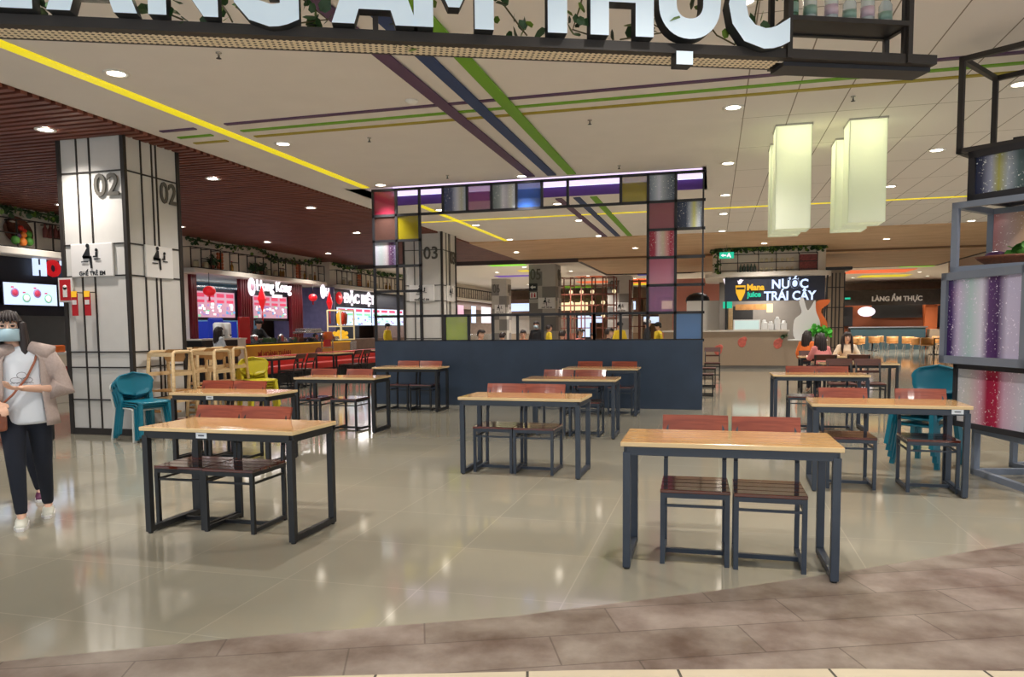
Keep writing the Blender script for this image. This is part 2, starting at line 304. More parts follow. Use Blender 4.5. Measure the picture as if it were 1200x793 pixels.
# ================================================================== SETTING
# floor: polished tile, slate walkway, cream tile strip
far = [(-9, -1.2), (-5, 1.3), (-2.95, 2.45), (-2.03, 2.95), (-.94, 3.46), (.08, 4.1), (.79, 4.59), (1.34, 4.99), (1.94, 5.43), (3.5, 6.75), (6, 9.2), (10, 13)]
near = [(-9, -2.2), (-4, 1.5), (-1.65, 2.63), (-.48, 2.98), (.57, 3.25), (1.23, 3.39), (3, 3.7), (6, 5.2), (10, 8)]
mb = MB(); P = far + [(17, 20), (17, 50), (-17.5, 50), (-17.5, -1.2)]
mb.add([(x, y, 0) for x, y in P], [tuple(range(len(P)))]); struct(mb, 'floor', 'tile')
mb = MB(); P = near + [(17, 13), (17, 20)] + far[::-1]
mb.add([(x, y, 0) for x, y in P], [tuple(range(len(P)))]); struct(mb, 'floor', 'slate')
mb = MB(); P = near + [(17, 13), (17, -8), (-17.5, -8), (-17.5, -2.2)]
mb.add([(x, y, 0) for x, y in P[::-1]], [tuple(range(len(P)))]); struct(mb, 'floor', 'cream_tile')
# ceiling
CZ = 4.0
def slab(name, rects, m, z=CZ, th=.12):
    mb = MB()
    for x0, x1, y0, y1 in rects: mb.box(x0, x1, y0, y1, z, z+th)
    return struct(mb, name, m)
slab('ceiling', [(-7.2, .3, -3, 13.0), (-7.2, -6.6, 13.0, 15.0), (-.2, .3, 13.0, 15.0), (-7.2, .3, 15.0, 22)], 'ceil')
slab('ceiling', [(.3, 17, -3, 22)], 'ceil_grid')
slab('ceiling', [(-17.5, 17, 28.2, 50)], 'ceil_far', 3.9)
# light slot above the screen
mb = MB(); mb.box(-6.6, -.2, 14.96, 14.99, 4.0, 4.19); struct(mb, 'trim_1', 'violet_wall')
mb = MB(); mb.box(-6.6, -.2, 12.9, 15.06, 4.62, 4.7).box(-6.6, -.2, 15.0, 15.06, 4.3, 4.62).box(-6.66, -6.6, 12.9, 15.06, 4.0, 4.7).box(-.2, -.14, 12.9, 15.06, 4.0, 4.7).box(-6.6, -.2, 12.9, 12.96, 4.12, 4.62); struct(mb, 'trim_2', 'ceil')
mb = MB(); mb.box(-6.55, -.25, 14.9, 14.98, 4.2, 4.44); o = mb.build('cove_light', 'led_violet'); tag(o, 'violet strip light hidden in the slot above the coloured screen', 'light')
# slatted ceilings
def slats(x0, x1, y0, y1, step, w, m, gap, z=CZ, h=.07):
    mb = MB(); mb.box(x0, x1, y0, y1, z+.03, z+.13); struct(mb, 'ceiling', gap)
    mb = MB(); n = int((y1-y0)/step)
    for i in range(n): y = y0+(i+.5)*step; mb.box(x0, x1, y-w/2, y+w/2, z-h+.03, z+.03)
    struct(mb, 'ceiling', m)
slats(-17.5, -7.2, -3, 28, .15, .085, 'slat_red', 'slat_dark')
slats(-7.2, 17, 22, 28, .15, .115, 'slat_tan', 'slat_tan_gap')
slats(-4.9, 9, 28, 35.4, .15, .115, 'slat_tan', 'slat_tan_gap', z=3.86, h=.05)
mb = MB()
for p, q in (((-17, 28.2), (-4.88, 28.2)), ((-4.88, 28.2), (-4.88, 36)), ((-4.88, 36), (-1.0, 36)), ((-1, 36), (-.7, 35.4)), ((-.7, 35.4), (9, 35.4)), ((9, 35.4), (9, 28)), ((9, 28.1), (17, 28.1))):
    mb.bar((*p, 3.93), (*q, 3.93), .14, .2)
struct(mb, 'trim_3', mat('dark_brown_trim', rgb(58, 42, 34), .6))
# painted / lit lines on the ceiling
k = [4]
def line(x0, x1, y0, y1, m, z=CZ):
    mb = MB(); mb.box(min(x0, x1), max(x0, x1), y0, y1, z-.014, z+.002); struct(mb, 'trim_%d' % k[0], m); k[0] += 1
line(-6.28, -6.14, -2, 12.9, 'led_yellow'); line(-6.08, -5.96, 15.1, 21.95, 'led_yellow'); line(-7.15, 14, 17.45, 17.53, 'led_yellow')
for y, m in ((8.5, 'purple_paint'), (8.84, 'green_paint'), (9.16, 'olive_paint')):
    line(-6.98, -6.46, y-.035, y+.035, m)
for y, m in ((8.44, 'purple_paint'), (8.78, 'green_paint'), (9.08, 'olive_paint')): line(-5.97, 9, y-.035, y+.035, m)
for x, m in ((-3.05, 'purple_paint'), (-2.68, 'blue_paint'), (-2.34, 'green_paint')):
    line(x-.075, x+.075, 2, 12.75, m, CZ-.012); line(x-.07, x+.07, 15.15, 21.9, m, CZ-.002)
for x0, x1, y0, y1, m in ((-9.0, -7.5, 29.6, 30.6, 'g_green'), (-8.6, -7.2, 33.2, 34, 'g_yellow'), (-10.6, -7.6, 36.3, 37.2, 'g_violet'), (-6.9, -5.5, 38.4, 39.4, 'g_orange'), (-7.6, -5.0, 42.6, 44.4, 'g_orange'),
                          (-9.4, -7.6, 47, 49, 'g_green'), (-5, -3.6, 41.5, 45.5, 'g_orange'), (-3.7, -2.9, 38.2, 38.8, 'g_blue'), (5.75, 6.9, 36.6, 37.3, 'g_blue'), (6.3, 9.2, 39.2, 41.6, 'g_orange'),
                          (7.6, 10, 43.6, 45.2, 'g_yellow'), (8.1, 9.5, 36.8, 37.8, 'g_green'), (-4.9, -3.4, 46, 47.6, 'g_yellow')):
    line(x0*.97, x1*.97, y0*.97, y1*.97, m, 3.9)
# enclosing walls
mb = MB(); mb.box(-17.7, -17.5, -3, 50, 0, 4.2); struct(mb, 'wall_left', 'brown_wall')
mb = MB(); mb.box(-17.5, 17, 50, 50.2, 0, 4.2); struct(mb, 'wall_back', mat('taupe_wall', rgb(176, 148, 126), .7, noise=.12))
mb = MB(); mb.box(17, 17.2, 13, 50, 0, 4.2); struct(mb, 'wall_right', mat('cream_wall', rgb(190, 172, 150), .7))
# curved cream bulkhead behind the tower
mb = MB(); prof = []
for i in range(25):
    a = pi*i/24; prof.append((10.6-1.5*math.cos(a), 33-1.3*math.sin(a)))
prof += [(12.1, 34), (9.1, 34)]
mb.prism(prof, 2.9, 4.0); struct(mb, 'wall_bulkhead', mat('peach_bulkhead', rgb(206, 176, 152), .7))

# ================================================================== DOWNLIGHTS
def lamp(o, e, r=.06, spot=128, col=(1, .945, .885)):
    d = bpy.data.lights.new('lamp', 'SPOT'); d.energy = e; d.spot_size = R(spot); d.spot_blend = 1; d.shadow_soft_size = r; d.color = col
    l = bpy.data.objects.new('lamp', d); C.objects.link(l); l.parent = o; l.location = (0, 0, -.06)
def downlight0():
    t = thing('ceiling_downlight', 'x', 'light', (0, 0, 0))
    MB().lathe([(.085, 0), (.125, 0), (.125, -.012), (.085, -.008), (.085, 0)], seg=20, caps=False).build('trim_ring', 'lamptrim', t)
    MB().lathe([(.001, -.004), (.088, -.004), (.088, .01), (.001, .01)], seg=20).build('lens', 'lampglass', t)
    return t
DL = downlight0(); first = True
ordn = ['first', 'second', 'third', 'fourth', 'fifth', 'sixth', 'seventh', 'eighth']
cols = [(-5.84, 'along the yellow line'), (-3.2, 'in line with the plum stripe'), (.2, 'past the lime stripe'), (3.2, 'in the row beyond the lanterns'), (6.3, 'in the outermost row')]
rows = [(3.4, 'before the hanging letters'), (6.5, 'just behind the hanging letters'), (9.55, 'by the three crossing stripes'), (12.75, 'in front of the coloured screen'), (15.8, 'just behind the coloured screen'), (18.4, 'past the thin yellow line'), (21.7, 'at the edge of the tan slats')]
for x, a in cols:
    for y, b in rows:
        if (x, y) == (-3.2, 9.55) or (x, y) == (-3.2, 6.5) and False: continue
        lb = 'round recessed downlight %s, %s' % (a, b)
        if first: o = DL; o.location = (x, y, CZ-.001); o['label'] = lb; first = False; o['group'] = 'ceiling downlights'
        else: o = dup(DL, (x, y, CZ-.001), 0, lb, 'ceiling downlights')
        lamp(o, LAMP, spot=84 if y == 12.75 and x < 1 else 128)
i = 0
for x, y in ((-8.17, 7.86), (-8.17, 11.15), (-8.2, 14.4), (-12.7, 9), (-12.7, 12.5), (-12.7, 16), (-12.6, 19.6), (-12.6, 23.2), (-9.2, 18.5), (-9.2, 23)):
    o = dup(DL, (x, y, CZ-.045), 0, 'downlight in the dark red slats at %s, %s one' % (['the pillar row', 'the stall fronts'][x < -10], ordn[i if i < 8 else i-5]), 'slat ceiling downlights'); i += 1
    lamp(o, LAMP*.8)
i = 0
for x, y in ((-6.5, 25), (-2.5, 25), (1.5, 25), (5, 25), (8.5, 24.5), (0, 31), (4, 31), (7.5, 31)):
    o = dup(DL, (x, y, 3.89 if y > 28 else CZ-.045), 0, 'small downlight among the tan slats, %s from the juice kiosk side' % ordn[i % 8], 'tan slat downlights'); i += 1
    lamp(o, LAMP)
i = 0
for x, y in ((-7.6, 30.5), (-9.5, 33), (-6.2, 33.5), (-8.2, 38), (-6, 37), (-4, 40), (-2, 41), (5.5, 38), (8.6, 39), (9.6, 40.5), (7.2, 44), (10.8, 44), (-10.5, 43), (0, 42)):
    o = dup(DL, (x, y, 3.899), 0, 'far downlight past the dark trim, %s counted towards the back wall' % (ordn[i % 8] + (' of the far set' if i > 7 else '')), 'far ceiling downlights'); i += 1
    lamp(o, LAMP*3)
# sprinklers
sp = thing('ceiling_sprinkler', 'small ceiling sprinkler beside the yellow line near the hanging letters', 'sprinkler', (-4.5, 6.3, CZ), 0, 'ceiling sprinklers')
MB().lathe([(.028, 0), (.028, -.008), (.01, -.012), (.01, -.05), (.001, -.05)], seg=10).build('body', 'metal', sp)
MB().lathe([(.022, -.052), (.026, -.056), (.001, -.06)], seg=10).build('deflector', 'frameblack', sp)
for (x, y, l) in ((-5.5, 5.4, 'under the perforated tray by the letter L'), (-4.55, 9.6, 'between the olive stripe and the yellow line'), (-1.6, 6.4, 'behind the letter T'), (-1.53, 9.6, 'past the lime stripe'), (1.51, 9.5, 'before the first hanging lantern'), (-4.4, 12.3, 'before the rose panel'), (-1.5, 12.4, 'over the yellow panel')):
    dup(sp, (x, y, CZ), 0, 'small ceiling sprinkler '+l, 'ceiling sprinklers')
o = thing('smoke_detector', 'round white smoke detector by the crossing plum stripe', 'detector', (-3.35, 8.2, CZ))
MB().lathe([(.07, 0), (.07, -.015), (.045, -.04), (.001, -.045)]).build('housing', 'lamptrim', o)
MB().lathe([(.047, -.028), (.05, -.031), (.046, -.037)]).build('vent', 'ink', o)

# ================================================================== PILLARS
def pictogram(mb, T, s=1.0, mi=0):
    """an adult seated beside a child on a high seat"""
    def q(pts): mb.prism([(x*s, z*s) for x, z in pts], 0, .006, mi, T @ Matrix.Rotation(pi/2, 4, 'X'))
    def disc(cx, cz, r): q([(cx+r*math.cos(a*pi/6), cz+r*math.sin(a*pi/6)) for a in range(12)])
    disc(-.02, .17, .028); q([(-.03, .14), (.0, .14), (.01, .0), (-.10, .0), (-.11, .03)]); q([(-.10, .035), (.035, .035), (.035, 0), (-.10, 0)])
    q([(.0, .02), (.035, .02), (.045, -.13), (.018, -.13)]); q([(-.13, -.035), (-.02, -.035), (-.02, -.05), (-.13, -.05)])
    disc(.12, .11, .022); q([(.105, .085), (.13, .085), (.13, .015), (.06, .015), (.07, .035), (.10, .035)]); q([(.085, 0), (.18, 0), (.18, -.014), (.085, -.014)])
def pillar(x0, x1, y0, y1, num, label, style='line', numbers=((.5, .98, 3.2, 3.5), (.6, .97, 3.2, 3.5)), signs=((.14, .8), (.28, .8)), z1=4.0):
    t = thing('pillar', label, 'pillar', ((x0+x1)/2, (y0+y1)/2, 0), 0, 'numbered pillars', 'thing')
    w, d = (x1-x0)/2, (y1-y0)/2
    MB().box(-w, w, -d, d, 0, z1).build('core', 'panel' if style == 'line' else 'panel_mid', t)
    FA = [(TR(0, -d, 0, 0), 2*w, 0), (TR(w, 0, 0, pi/2), 2*d, 1)]     # local frame: x along the face, -y outward
    if style == 'line':
        tr = MB()
        for sx in (-1, 1):
            for sy in (-1, 1): tr.cbox((sx*w, sy*d, z1/2), (.055, .055, z1))
        tr.box(-w-.02, w+.02, -d-.02, d+.02, 0, .09)
        for T, L, i in FA:
            for fx in ((.28, .48), (.3, .5, .58))[i]:
                tr.cbox((L*(fx-.5), -.008, (z1+.09)/2), (.018, .016, z1-.09), 0, T)
            for z in (3.52, 2.57, 2.15, 1.13, .92, .48): tr.cbox((0, -.008, z), (L, .014, .018), 0, T)
        tr.build('panel_trim', 'brownblack', t)
    else:
        g = MB(); random.seed(num_seed := sum(map(ord, num)))
        for T, L, i in FA:
            for j, z in enumerate((3.1, 2.5, 1.85, 1.3, .6, .0)):
                n = 2
                c = (j+i) % 2
                if j in (0, 2, 4, 1, 3): g.box(L*(-.5+c*.5)+(.0), L*(-.5+c*.5)+L*.5, -.012, 0, z-.05, z+.52, 0, T)
        g.build('check_panel', 'panel_grey', t)
    for (T, L, i) in FA:
        fx0, fx1, za, zb = numbers[i]; h = (zb-za)/.73
        text(num, 'number', h, 'num', t, T @ TR(L*((fx0+fx1)/2-.5), -.022, za), ext=.008, off=.006, xs=min(1, L*(fx1-fx0)/(h*1.12)))
        sa, sb = signs[i]; cx = L*((sa+sb)/2-.5); sw = L*(sb-sa)
        pl = MB(); pl.cbox((cx, -.025, 2.36), (sw, .03, .44), 0, T); pl = pl.build('seating_sign', 'sign_white', t, bevel=.008)
        pc = MB(); pictogram(pc, T @ TR(cx-.03, -.047, 2.38), min(1.0, sw/.55)); pc.build('pictogram', 'black', pl)
        if i == 0 or style != 'line': text('GHẾ TRẺ EM', 'caption', .075, 'black', pl, T @ TR(cx, -.042, 2.16), ext=.002, off=.002, xs=min(1, sw/.62))
    return t
p02 = pillar(-8.53, -7.5, 8.4, 9.42, '02', 'white panelled pillar 02 with black trim behind the walking woman')
d = .51
# red notice and two banners on pillar 02 (children)
T = TR(0, -d, 0)
n = MB(); n.cbox((-.47, -.05, 1.97), (.23, .015, .33), 0, T); n = n.build('red_notice', 'sign_white', p02); n['label'] = 'white framed red notice'
MB().cbox((-.47, -.06, 1.97), (.18, .008, .28), 0, T).build('notice_face', 'red', n)
q = MB(); q.cbox((-.47, -.066, 1.94), (.07, .004, .13), 0, T); q.lathe([(.035, 0), (.035, .004), (.001, .004)], seg=12, T=T @ TR(-.47, -.064, 2.005) @ Matrix.Rotation(pi/2, 4, 'X')); q.build('notice_symbol', 'sign_white', n)
for x in (-.28, -.07):
    b = MB(); b.box(x-.055, x+.04, -.1, -.09, 1.62, 1.92, 0, T); b = b.build('banner', 'red', p02); b['label'] = 'small red banner with yellow top'
    MB().box(x-.055, x+.03, -.103, -.088, 1.87, 1.95, 0, T).build('banner_top', 'g_amber', b)
    MB().box(x-.045, x+.025, -.104, -.1, 1.77, 1.83, 0, T).build('banner_band', 'sign_white', b)
    MB().bar((x+.045, -d, 1.93), (x+.045, -d-.1, 1.93), .012).build('banner_arm', 'black', b)
pillar(-8.2, -7.1, 19.3, 20.4, '03', 'white panelled pillar 03 seen through the black screen frame', numbers=((.5, .95, 3.28, 3.62), (.55, .95, 3.2, 3.55)))
p5 = pillar(-7.16, -6.08, 29.5, 30.6, '05', 'grey checked pillar 05 with arrow and toilet plates', 'check', numbers=((.02, .5, 3.3, 3.75), (.3, .9, 3.3, 3.75)), signs=((.35, 1.0), (.3, .9)))
pillar(-11.09, -10.3, 37.5, 38.4, '06', 'grey checked pillar 06, beyond the lime panel', 'check', numbers=((.05, .6, 3.2, 3.65), (.2, .8, 3.2, 3.65)), signs=((.2, .9), (.3, .9)))
pillar(-5.09, -3.95, 37.5, 38.6, '07', 'grey checked pillar 07 beside the tall rust coloured rack', 'check', numbers=((.05, .55, 3.2, 3.7), (.2, .8, 3.2, 3.7)), signs=((.25, .9), (.3, .9)))
b = MB(); b.cbox((-.36, -.57, 3.0), (.34, .03, .3)); b.cbox((-.36, -.57, 2.68), (.34, .03, .3)); b = b.build('direction_plate', 'black', p5)
b2 = MB(); b2.cbox((-.36, -.59, 2.68), (.28, .006, .24)); b2.prism([(-.12, 0), (-.02, .08), (-.02, .03), (.1, .03), (.1, -.03), (-.02, -.03), (-.02, -.08)], 0, .006, 0, TR(-.36, -.588, 3.0) @ Matrix.Rotation(pi/2, 4, 'X')); b2.build('arrow_symbol', 'sign_white', b)
b3 = MB(); b3.cbox((-.42, -.595, 2.66), (.05, .006, .14)); b3.ball((-.42, -.595, 2.75), .025, seg=8); b3.cbox((-.3, -.595, 2.66), (.06, .006, .12)); b3.ball((-.3, -.595, 2.75), .025, seg=8); b3.build('toilet_symbol', 'red', b)

# ================================================================== COLOURED SCREEN ON LOW WALL
SX0, SX1, SY = -6.12, -.17, 12.95
t = thing('partition_screen', 'navy low wall carrying a black square grid with coloured and glitter panels', 'partition', ((SX0+SX1)/2, SY, 0), 0, None, 'thing')
hw = (SX1-SX0)/2
MB().box(-hw, hw, 0, .14, 0, 1.17).build('low_wall', 'navy', t)
cw = 2*hw/13; ch = (3.95-1.17)/6
X = lambda i: -hw+i*cw
Zr = lambda j: 3.95-j*ch
fr = MB(); w = .045
def vpost(i, j0, j1): fr.box(X(i)-w/2, X(i)+w/2, .045, .09, Zr(j1), Zr(j0))
def hbar(j, i0, i1): fr.box(X(i0)-w/2, X(i1)+w/2, .045, .09, Zr(j)-w/2, Zr(j)+w/2)
for i in (0, 1, 2, 11, 12): vpost(i, 0, 6)
fr.box(X(13)-w*.6, X(13), .045, .09, 1.17, 4.02)
for i in range(3, 11):
    if i != 9: vpost(i, 0, 1)
    vpost(i, 5, 6)
vpost(9, 5, 6)
hbar(0, 0, 13); hbar(1, 0, 13); hbar(5, 0, 13); hbar(6, 0, 13)
for j in (2, 3, 4): hbar(j, 0, 2); hbar(j, 11, 13)
fr.build('grid_frame', 'frameblack', t)
cells = [(0, 0, A['pink']), (3, 0, GA['a']), (4, 0, A['magenta']), (5, 0, GA['b']), (6, 0, A['blue']), (10, 0, A['yel']), (11, 0, GA['d']),
         (0, 1, A['smoke']), (1, 1, A['yel']), (0, 2, GA['c']), (11, 1, A['mauve']), (12, 1, GA['e']), (11, 2, GA['f']), (11, 3, A['pale']), (11, 4, A['magenta']), (12, 5, A['sky']), (3, 5, A['lime'])]
for i, j, m in cells:
    o = MB().box(-cw/2+w/2, cw/2-w/2, -.006, .006, -ch/2+w/2, ch/2-w/2).build('panel', m, t, (X(i)+cw/2, .067, Zr(j)-ch/2))
    o['label'] = m.name.replace('_', ' ') + ' square'

# ================================================================== TABLES AND CHAIRS
def make_table(sticker=None, m='steel'):
    t = thing('dining_table', 'x', 'table'); L, Wd, H = 1.2, .58, .75
    a = MB().box(-L/2, L/2, -Wd/2, Wd/2, H-.028, H, 0); a.m[2:] = [1]*4; a.build('tabletop', ['top', 'topedge'], t, bevel=.004)
    a = MB(); zi = H-.028; x, y = L/2-.035, Wd/2-.03
    for s in (-1, 1): a.box(-x, x, s*y-.018, s*y+.018, zi-.05, zi); a.box(s*x-.018, s*x+.018, -y, y, zi-.05, zi)
    a.build('apron', m, t, bevel=.003)
    for sx in (-1, 1):
        for sy in (-1, 1):
            l = MB(); l.cbox((sx*x, sy*y, .35), (.044, .044, .68)); l = l.build('leg', m, t, bevel=.003)
            MB().lathe([(.017, 0), (.017, .012)], (sx*x, sy*y, 0), 10).build('foot', 'black', l)
        b = MB(); b.box(sx*x-.02, sx*x+.02, -y, y, .012, .05); b.build('floor_rail', m, t, bevel=.003)
    if sticker is not None:
        s = MB(); s.cbox((sticker, -y-.022, H-.045), (.085, .003, .042)); s = s.build('number_sticker', 'label', t)
        MB().cbox((sticker, -y-.025, H-.047), (.045, .002, .008)).build('printed_line', 'ink', s)
    return t
def make_chair(m='steel', mb_='back', ms='seat', dark=False):
    t = thing('dining_chair', 'x', 'chair'); w, d, sh = .185, .2, .45
    s = MB()
    for i in range(4): y0 = -.215+i*.108; s.box(-.2, .2, y0, y0+.1, sh-.022, sh)
    s.build('seat', ms, t, bevel=.004)
    f = MB(); zi = sh-.022
    for q in (-1, 1): f.box(-w, w, q*d-.012, q*d+.012, zi-.028, zi); f.box(q*w-.012, q*w+.012, -d, d, zi-.028, zi)
    f.build('seat_frame', m, t)
    for q in (-1, 1):
        l = MB(); l.cbox((q*w, -d, zi/2), (.027, .027, zi)); l.build('leg', m, t)
        l = MB(); l.cbox((q*w, d, zi/2), (.027, .027, zi)); l.build('leg', m, t)
        p = MB(); pts = [(q*(w-.004), d, sh-.03), (q*(w-.004), d+.012, .56), (q*(w-.004), d+.045, .66), (q*(w-.004), d+.09, .76), (q*(w-.004), d+.115, .81)]
        for a_, b_ in zip(pts, pts[1:]): p.bar(a_, b_, .026, .022, 0, (0, 1, 0))
        p.build('back_post', m, t)
        r = MB(); r.box(q*w-.013, q*w+.013, -d, d, .012, .038); r.build('floor_rail', m, t)
        r = MB(); r.box(q*w-.007, q*w+.007, -d, d, .345, .36); r.build('stretcher', m, t)
    r = MB(); r.box(-w, w, d*.0-.013, .013, .012, .038) if not dark else r.box(-w, w, d-.013, d+.013, .1, .126); r.build('cross_rail', m, t)
    r = MB(); r.box(-w, w, -d-.007, -d+.007, .345, .36); r.build('stretcher', m, t)
    b = MB()
    def fb(u, v, o=0): x = (u-.5)*.412; z = .72+v*.11; return (x, d+.068+v*.045+.014*(1-(2*u-1)**2)+o, z)
    b.grid(8, 1, lambda u, v: fb(u, v), smooth=False); b.build('backrest', mb_, t, solid=.018)
    if dark:
        b = MB(); b.box(-w, w, d+.03, d+.045, .6, .64); b.build('back_slat', mb_, t)
    return t
G1 = 'dining tables set out in rows'; G2 = 'wooden steel chairs at the tables'
TB = make_table(.0); TB.name = 'dining_table'; usedT = {}
tabs = [('A', .085, 4.6, .9, None, 'steel', 'oak topped dining table at the edge of the slate walkway under the letter C'),
        ('B', -3.229, 4.6, -.5, .1-.2, 'black', 'oak dining table with white sticker, first table from the walking woman'),
        ('C', -1.758, 7.08, -1.1, None, 'steel', 'oak dining table alone in the middle of the floor before the navy wall'),
        ('D', 1.415, 7.0, -1.6, .49, 'steel', 'oak dining table with white sticker, standing beside the glitter box tower'),
        ('E', -5.013, 7.068, 0, -.1, 'black', 'oak dining table with white sticker in front of the stacked yellow chairs'),
        ('F', -5.004, 9.53, 2, None, 'black', 'oak dining table between the stickered table and the navy wall end'),
        ('G', -1.769, 9.63, .4, None, 'steel', 'second oak dining table from the navy wall, behind the lone middle table'),
        ('H', -1.735, 12.1, 0, None, 'steel', 'oak dining table standing against the navy wall near its bright blue end'),
        ('J', -5.05, 12.1, 0, None, 'black', 'oak dining table standing against the dark end of the navy wall'),
        ('I', 1.372, 10.85, 1.2, None, 'steel', 'oak dining table between the stickered table and the seated people')]
protos = {}
for key, x, y, a, st, m, lb in tabs:
    kk = (st, m)
    if kk not in protos:
        protos[kk] = make_table(st, m); o = protos[kk]; o.location = (x, y, 0); o.rotation_euler = (0, 0, R(a)); o['label'] = lb; o['group'] = G1
    else: dup(protos[kk], (x, y, 0), R(a), lb, G1)
for c in kids(TB):
    for g in kids(c): bpy.data.objects.remove(g)
    bpy.data.objects.remove(c)
bpy.data.objects.remove(TB)
CP = {'steel': None, 'black': None, 'dark': None}
def chair(kind, x, y, a, lb, g=G2):
    if CP[kind] is None:
        if kind == 'dark': CP[kind] = make_chair('black', 'darkwood', 'darkwood', True)
        else: CP[kind] = make_chair(kind)
        o = CP[kind]; o.location = (x, y, 0); o.rotation_euler = (0, 0, a); o['label'] = lb; o['group'] = g; return o
    return dup(CP[kind], (x, y, 0), a, lb, g)
chs = [('steel', -.1, .325, 4.68, 'table under the letter C'), ('black', -3.66, -3.245, 4.69, 'table nearest the walking woman'), ('steel', -2.06, -1.65, 7.16, 'lone middle table'),
       ('steel', 1.15, 1.78, 7.1, 'table beside the glitter tower'), ('black', -5.5, -5.06, 7.16, 'table before the yellow chair stack'), ('black', -5.5, -4.93, 9.62, 'table by the dark end of the navy wall'),
       ('steel', -2.03, -1.59, 9.72, 'second table from the navy wall'), ('steel', -1.98, -1.42, 12.17, 'table against the blue end of the wall'), ('black', -5.25, -4.82, 12.17, 'table against the dark end of the wall'),
       ('steel', 1.19, 1.6, 10.93, 'table before the seated people')]
for m, xa, xb, y, lb in chs:
    chair(m, xa, y, R(random.uniform(-1.5, 1.5)), 'red-brown slatted chair, stall side of the %s' % lb)
    chair(m, xb, y-.02, R(random.uniform(-1.5, 1.5)), 'red-brown slatted chair, tower side of the %s' % lb)

# stacks of plastic chairs
def make_shell(m, leg='same'):
    """moulded plastic chair facing +y"""
    t = thing('plastic_chair', 'x', 'chair'); sh = .42
    s = MB()
    def fs(u, v):
        x = (u-.5)*.44*(1-.12*(1-v)); y = -.2+v*.42; return (x, y, sh-.02*math.sin(pi*u)*math.sin(pi*v)+(-.02 if v > .95 else 0))
    s.grid(8, 8, fs); s.build('seat', m, t, solid=.018)
    b = MB()
    def fb(u, v):
        a = (u-.5)*2; wd = .255*math.sqrt(max(0, 1-abs(2*v-1)**3.2))*(1 if v > .5 else .93)+.004
        return (a*wd, -.25-.05*v+.055*abs(a)**2, .48+v*.3)
    b.grid(10, 10, fb); b.build('backrest', m, t, solid=.016)
    for q in (-1, 1):
        l = MB(); l.bar((q*.19, .2, sh), (q*.225, .25, 0), .045, .03); l.build('leg', m, t)
        l = MB(); l.bar((q*.195, -.19, sh), (q*.23, -.24, 0), .045, .035); l.build('leg', m, t)
        l = MB(); l.bar((q*.2, -.2, sh-.02), (q*.215, -.255, .6), .045, .03); l.build('back_support', m, t)
    return t
def stack(m, x, y, a, n, dz, back, what, firstm=None):
    base = None
    for i in range(n):
        k_ = n-1-i; dx = -back*k_
        lb = 'stacked %s plastic chair, %s up in the stack %s' % (m, ordn[i], what)
        loc = (x-math.sin(a)*dx*1, y+math.cos(a)*dx, i*dz)
        if i == 0 and firstm: o = make_shell(firstm); o['label'] = 'off-white plastic chair at the bottom of the stack '+what; o['group'] = what; o.location = loc; o.rotation_euler = (0, 0, a); continue
        if base is None: base = make_shell(m); base['label'] = lb; base['group'] = '%s chairs stacked %s' % (m, what); base.location = loc; base.rotation_euler = (0, 0, a)
        else: dup(base, loc, a, lb)
stack('teal', -7.08, 8.12, R(-108), 4, .03, .05, 'against the white pillar', 'offwhite')
stack('teal', 2.03, 8.25, R(138), 4, .07, .035, 'behind the table by the tower')
stack('yellow', -7.18, 10.8, R(-125), 5, .045, .035, 'beyond the high chairs')
# wooden high chairs
def make_high():
    t = thing('high_chair', 'x', 'high chair'); W2, D2, H = .19, .21, 1.12
    for q in (-1, 1):
        s = MB(); s.sweep([(q*(W2+.05), -D2-.05, 0), (q*W2, -D2+.03, H-.02), (q*W2, -D2+.07, H), (q*W2, D2-.07, H), (q*W2, D2-.03, H-.02), (q*(W2+.05), D2+.05, 0)], (.024), 8); s.build('side_frame', 'birch', t)
        for z, yy in ((.82, .2), (.46, .25)): r = MB(); r.box(q*(W2+.03*(1-z))-.012, q*(W2+.03*(1-z))+.012, -yy, yy, z-.025, z+.025); r.build('side_rail', 'birch', t)
    b = MB(); b.box(-W2, W2, -D2, -D2+.025, H-.06, H-.01); b.box(-W2-.01, W2+.01, D2-.02, D2, .8, .86); b.build('rail', 'birch', t)
    p = MB(); pr = [(-.13, 0), (.13, 0), (.17, .06), (.15, .14), (.1, .17), (-.1, .17), (-.15, .14), (-.17, .06)]
    p.prism([(x, z) for x, z in pr], 0, .015, 0, TR(0, .1, .98) @ Matrix.Rotation(pi/2, 4, 'X')); p = p.build('backrest', 'plywood', t)
    MB().lathe([(.02, 0), (.02, .004), (.001, .004)], seg=10, T=TR(0, .083, 1.07) @ Matrix.Rotation(pi/2, 4, 'X')).build('hand_hole', 'black', p)
    s = MB(); s.box(-W2, W2, -.17, .17, .58, .6); s.build('seat', 'plywood', t)
    s = MB(); s.box(-W2-.02, W2+.02, -D2-.02, -.08, .3, .325); s.build('footrest', 'plywood', t)
    s = MB(); s.box(-W2-.03, W2+.03, -.02, .02, .12, .15); s.build('lower_rung', 'birch', t)
    return t
hc = make_high(); hc.location = (-7.22, 8.78, 0); hc['label'] = 'pale wooden high chair closest to the white pillar'; hc['group'] = 'wooden high chairs'
dup(hc, (-7.02, 9.36, 0), R(2), 'pale wooden high chair beside the yellow chair stack', 'wooden high chairs')
dup(hc, (-7.72, 9.95, 0), R(-3), 'wooden high chair standing behind the one by the pillar', 'wooden high chairs')
dup(hc, (-7.6, 10.6, 0), R(4), 'wooden high chair behind the one by the yellow stack', 'wooden high chairs')

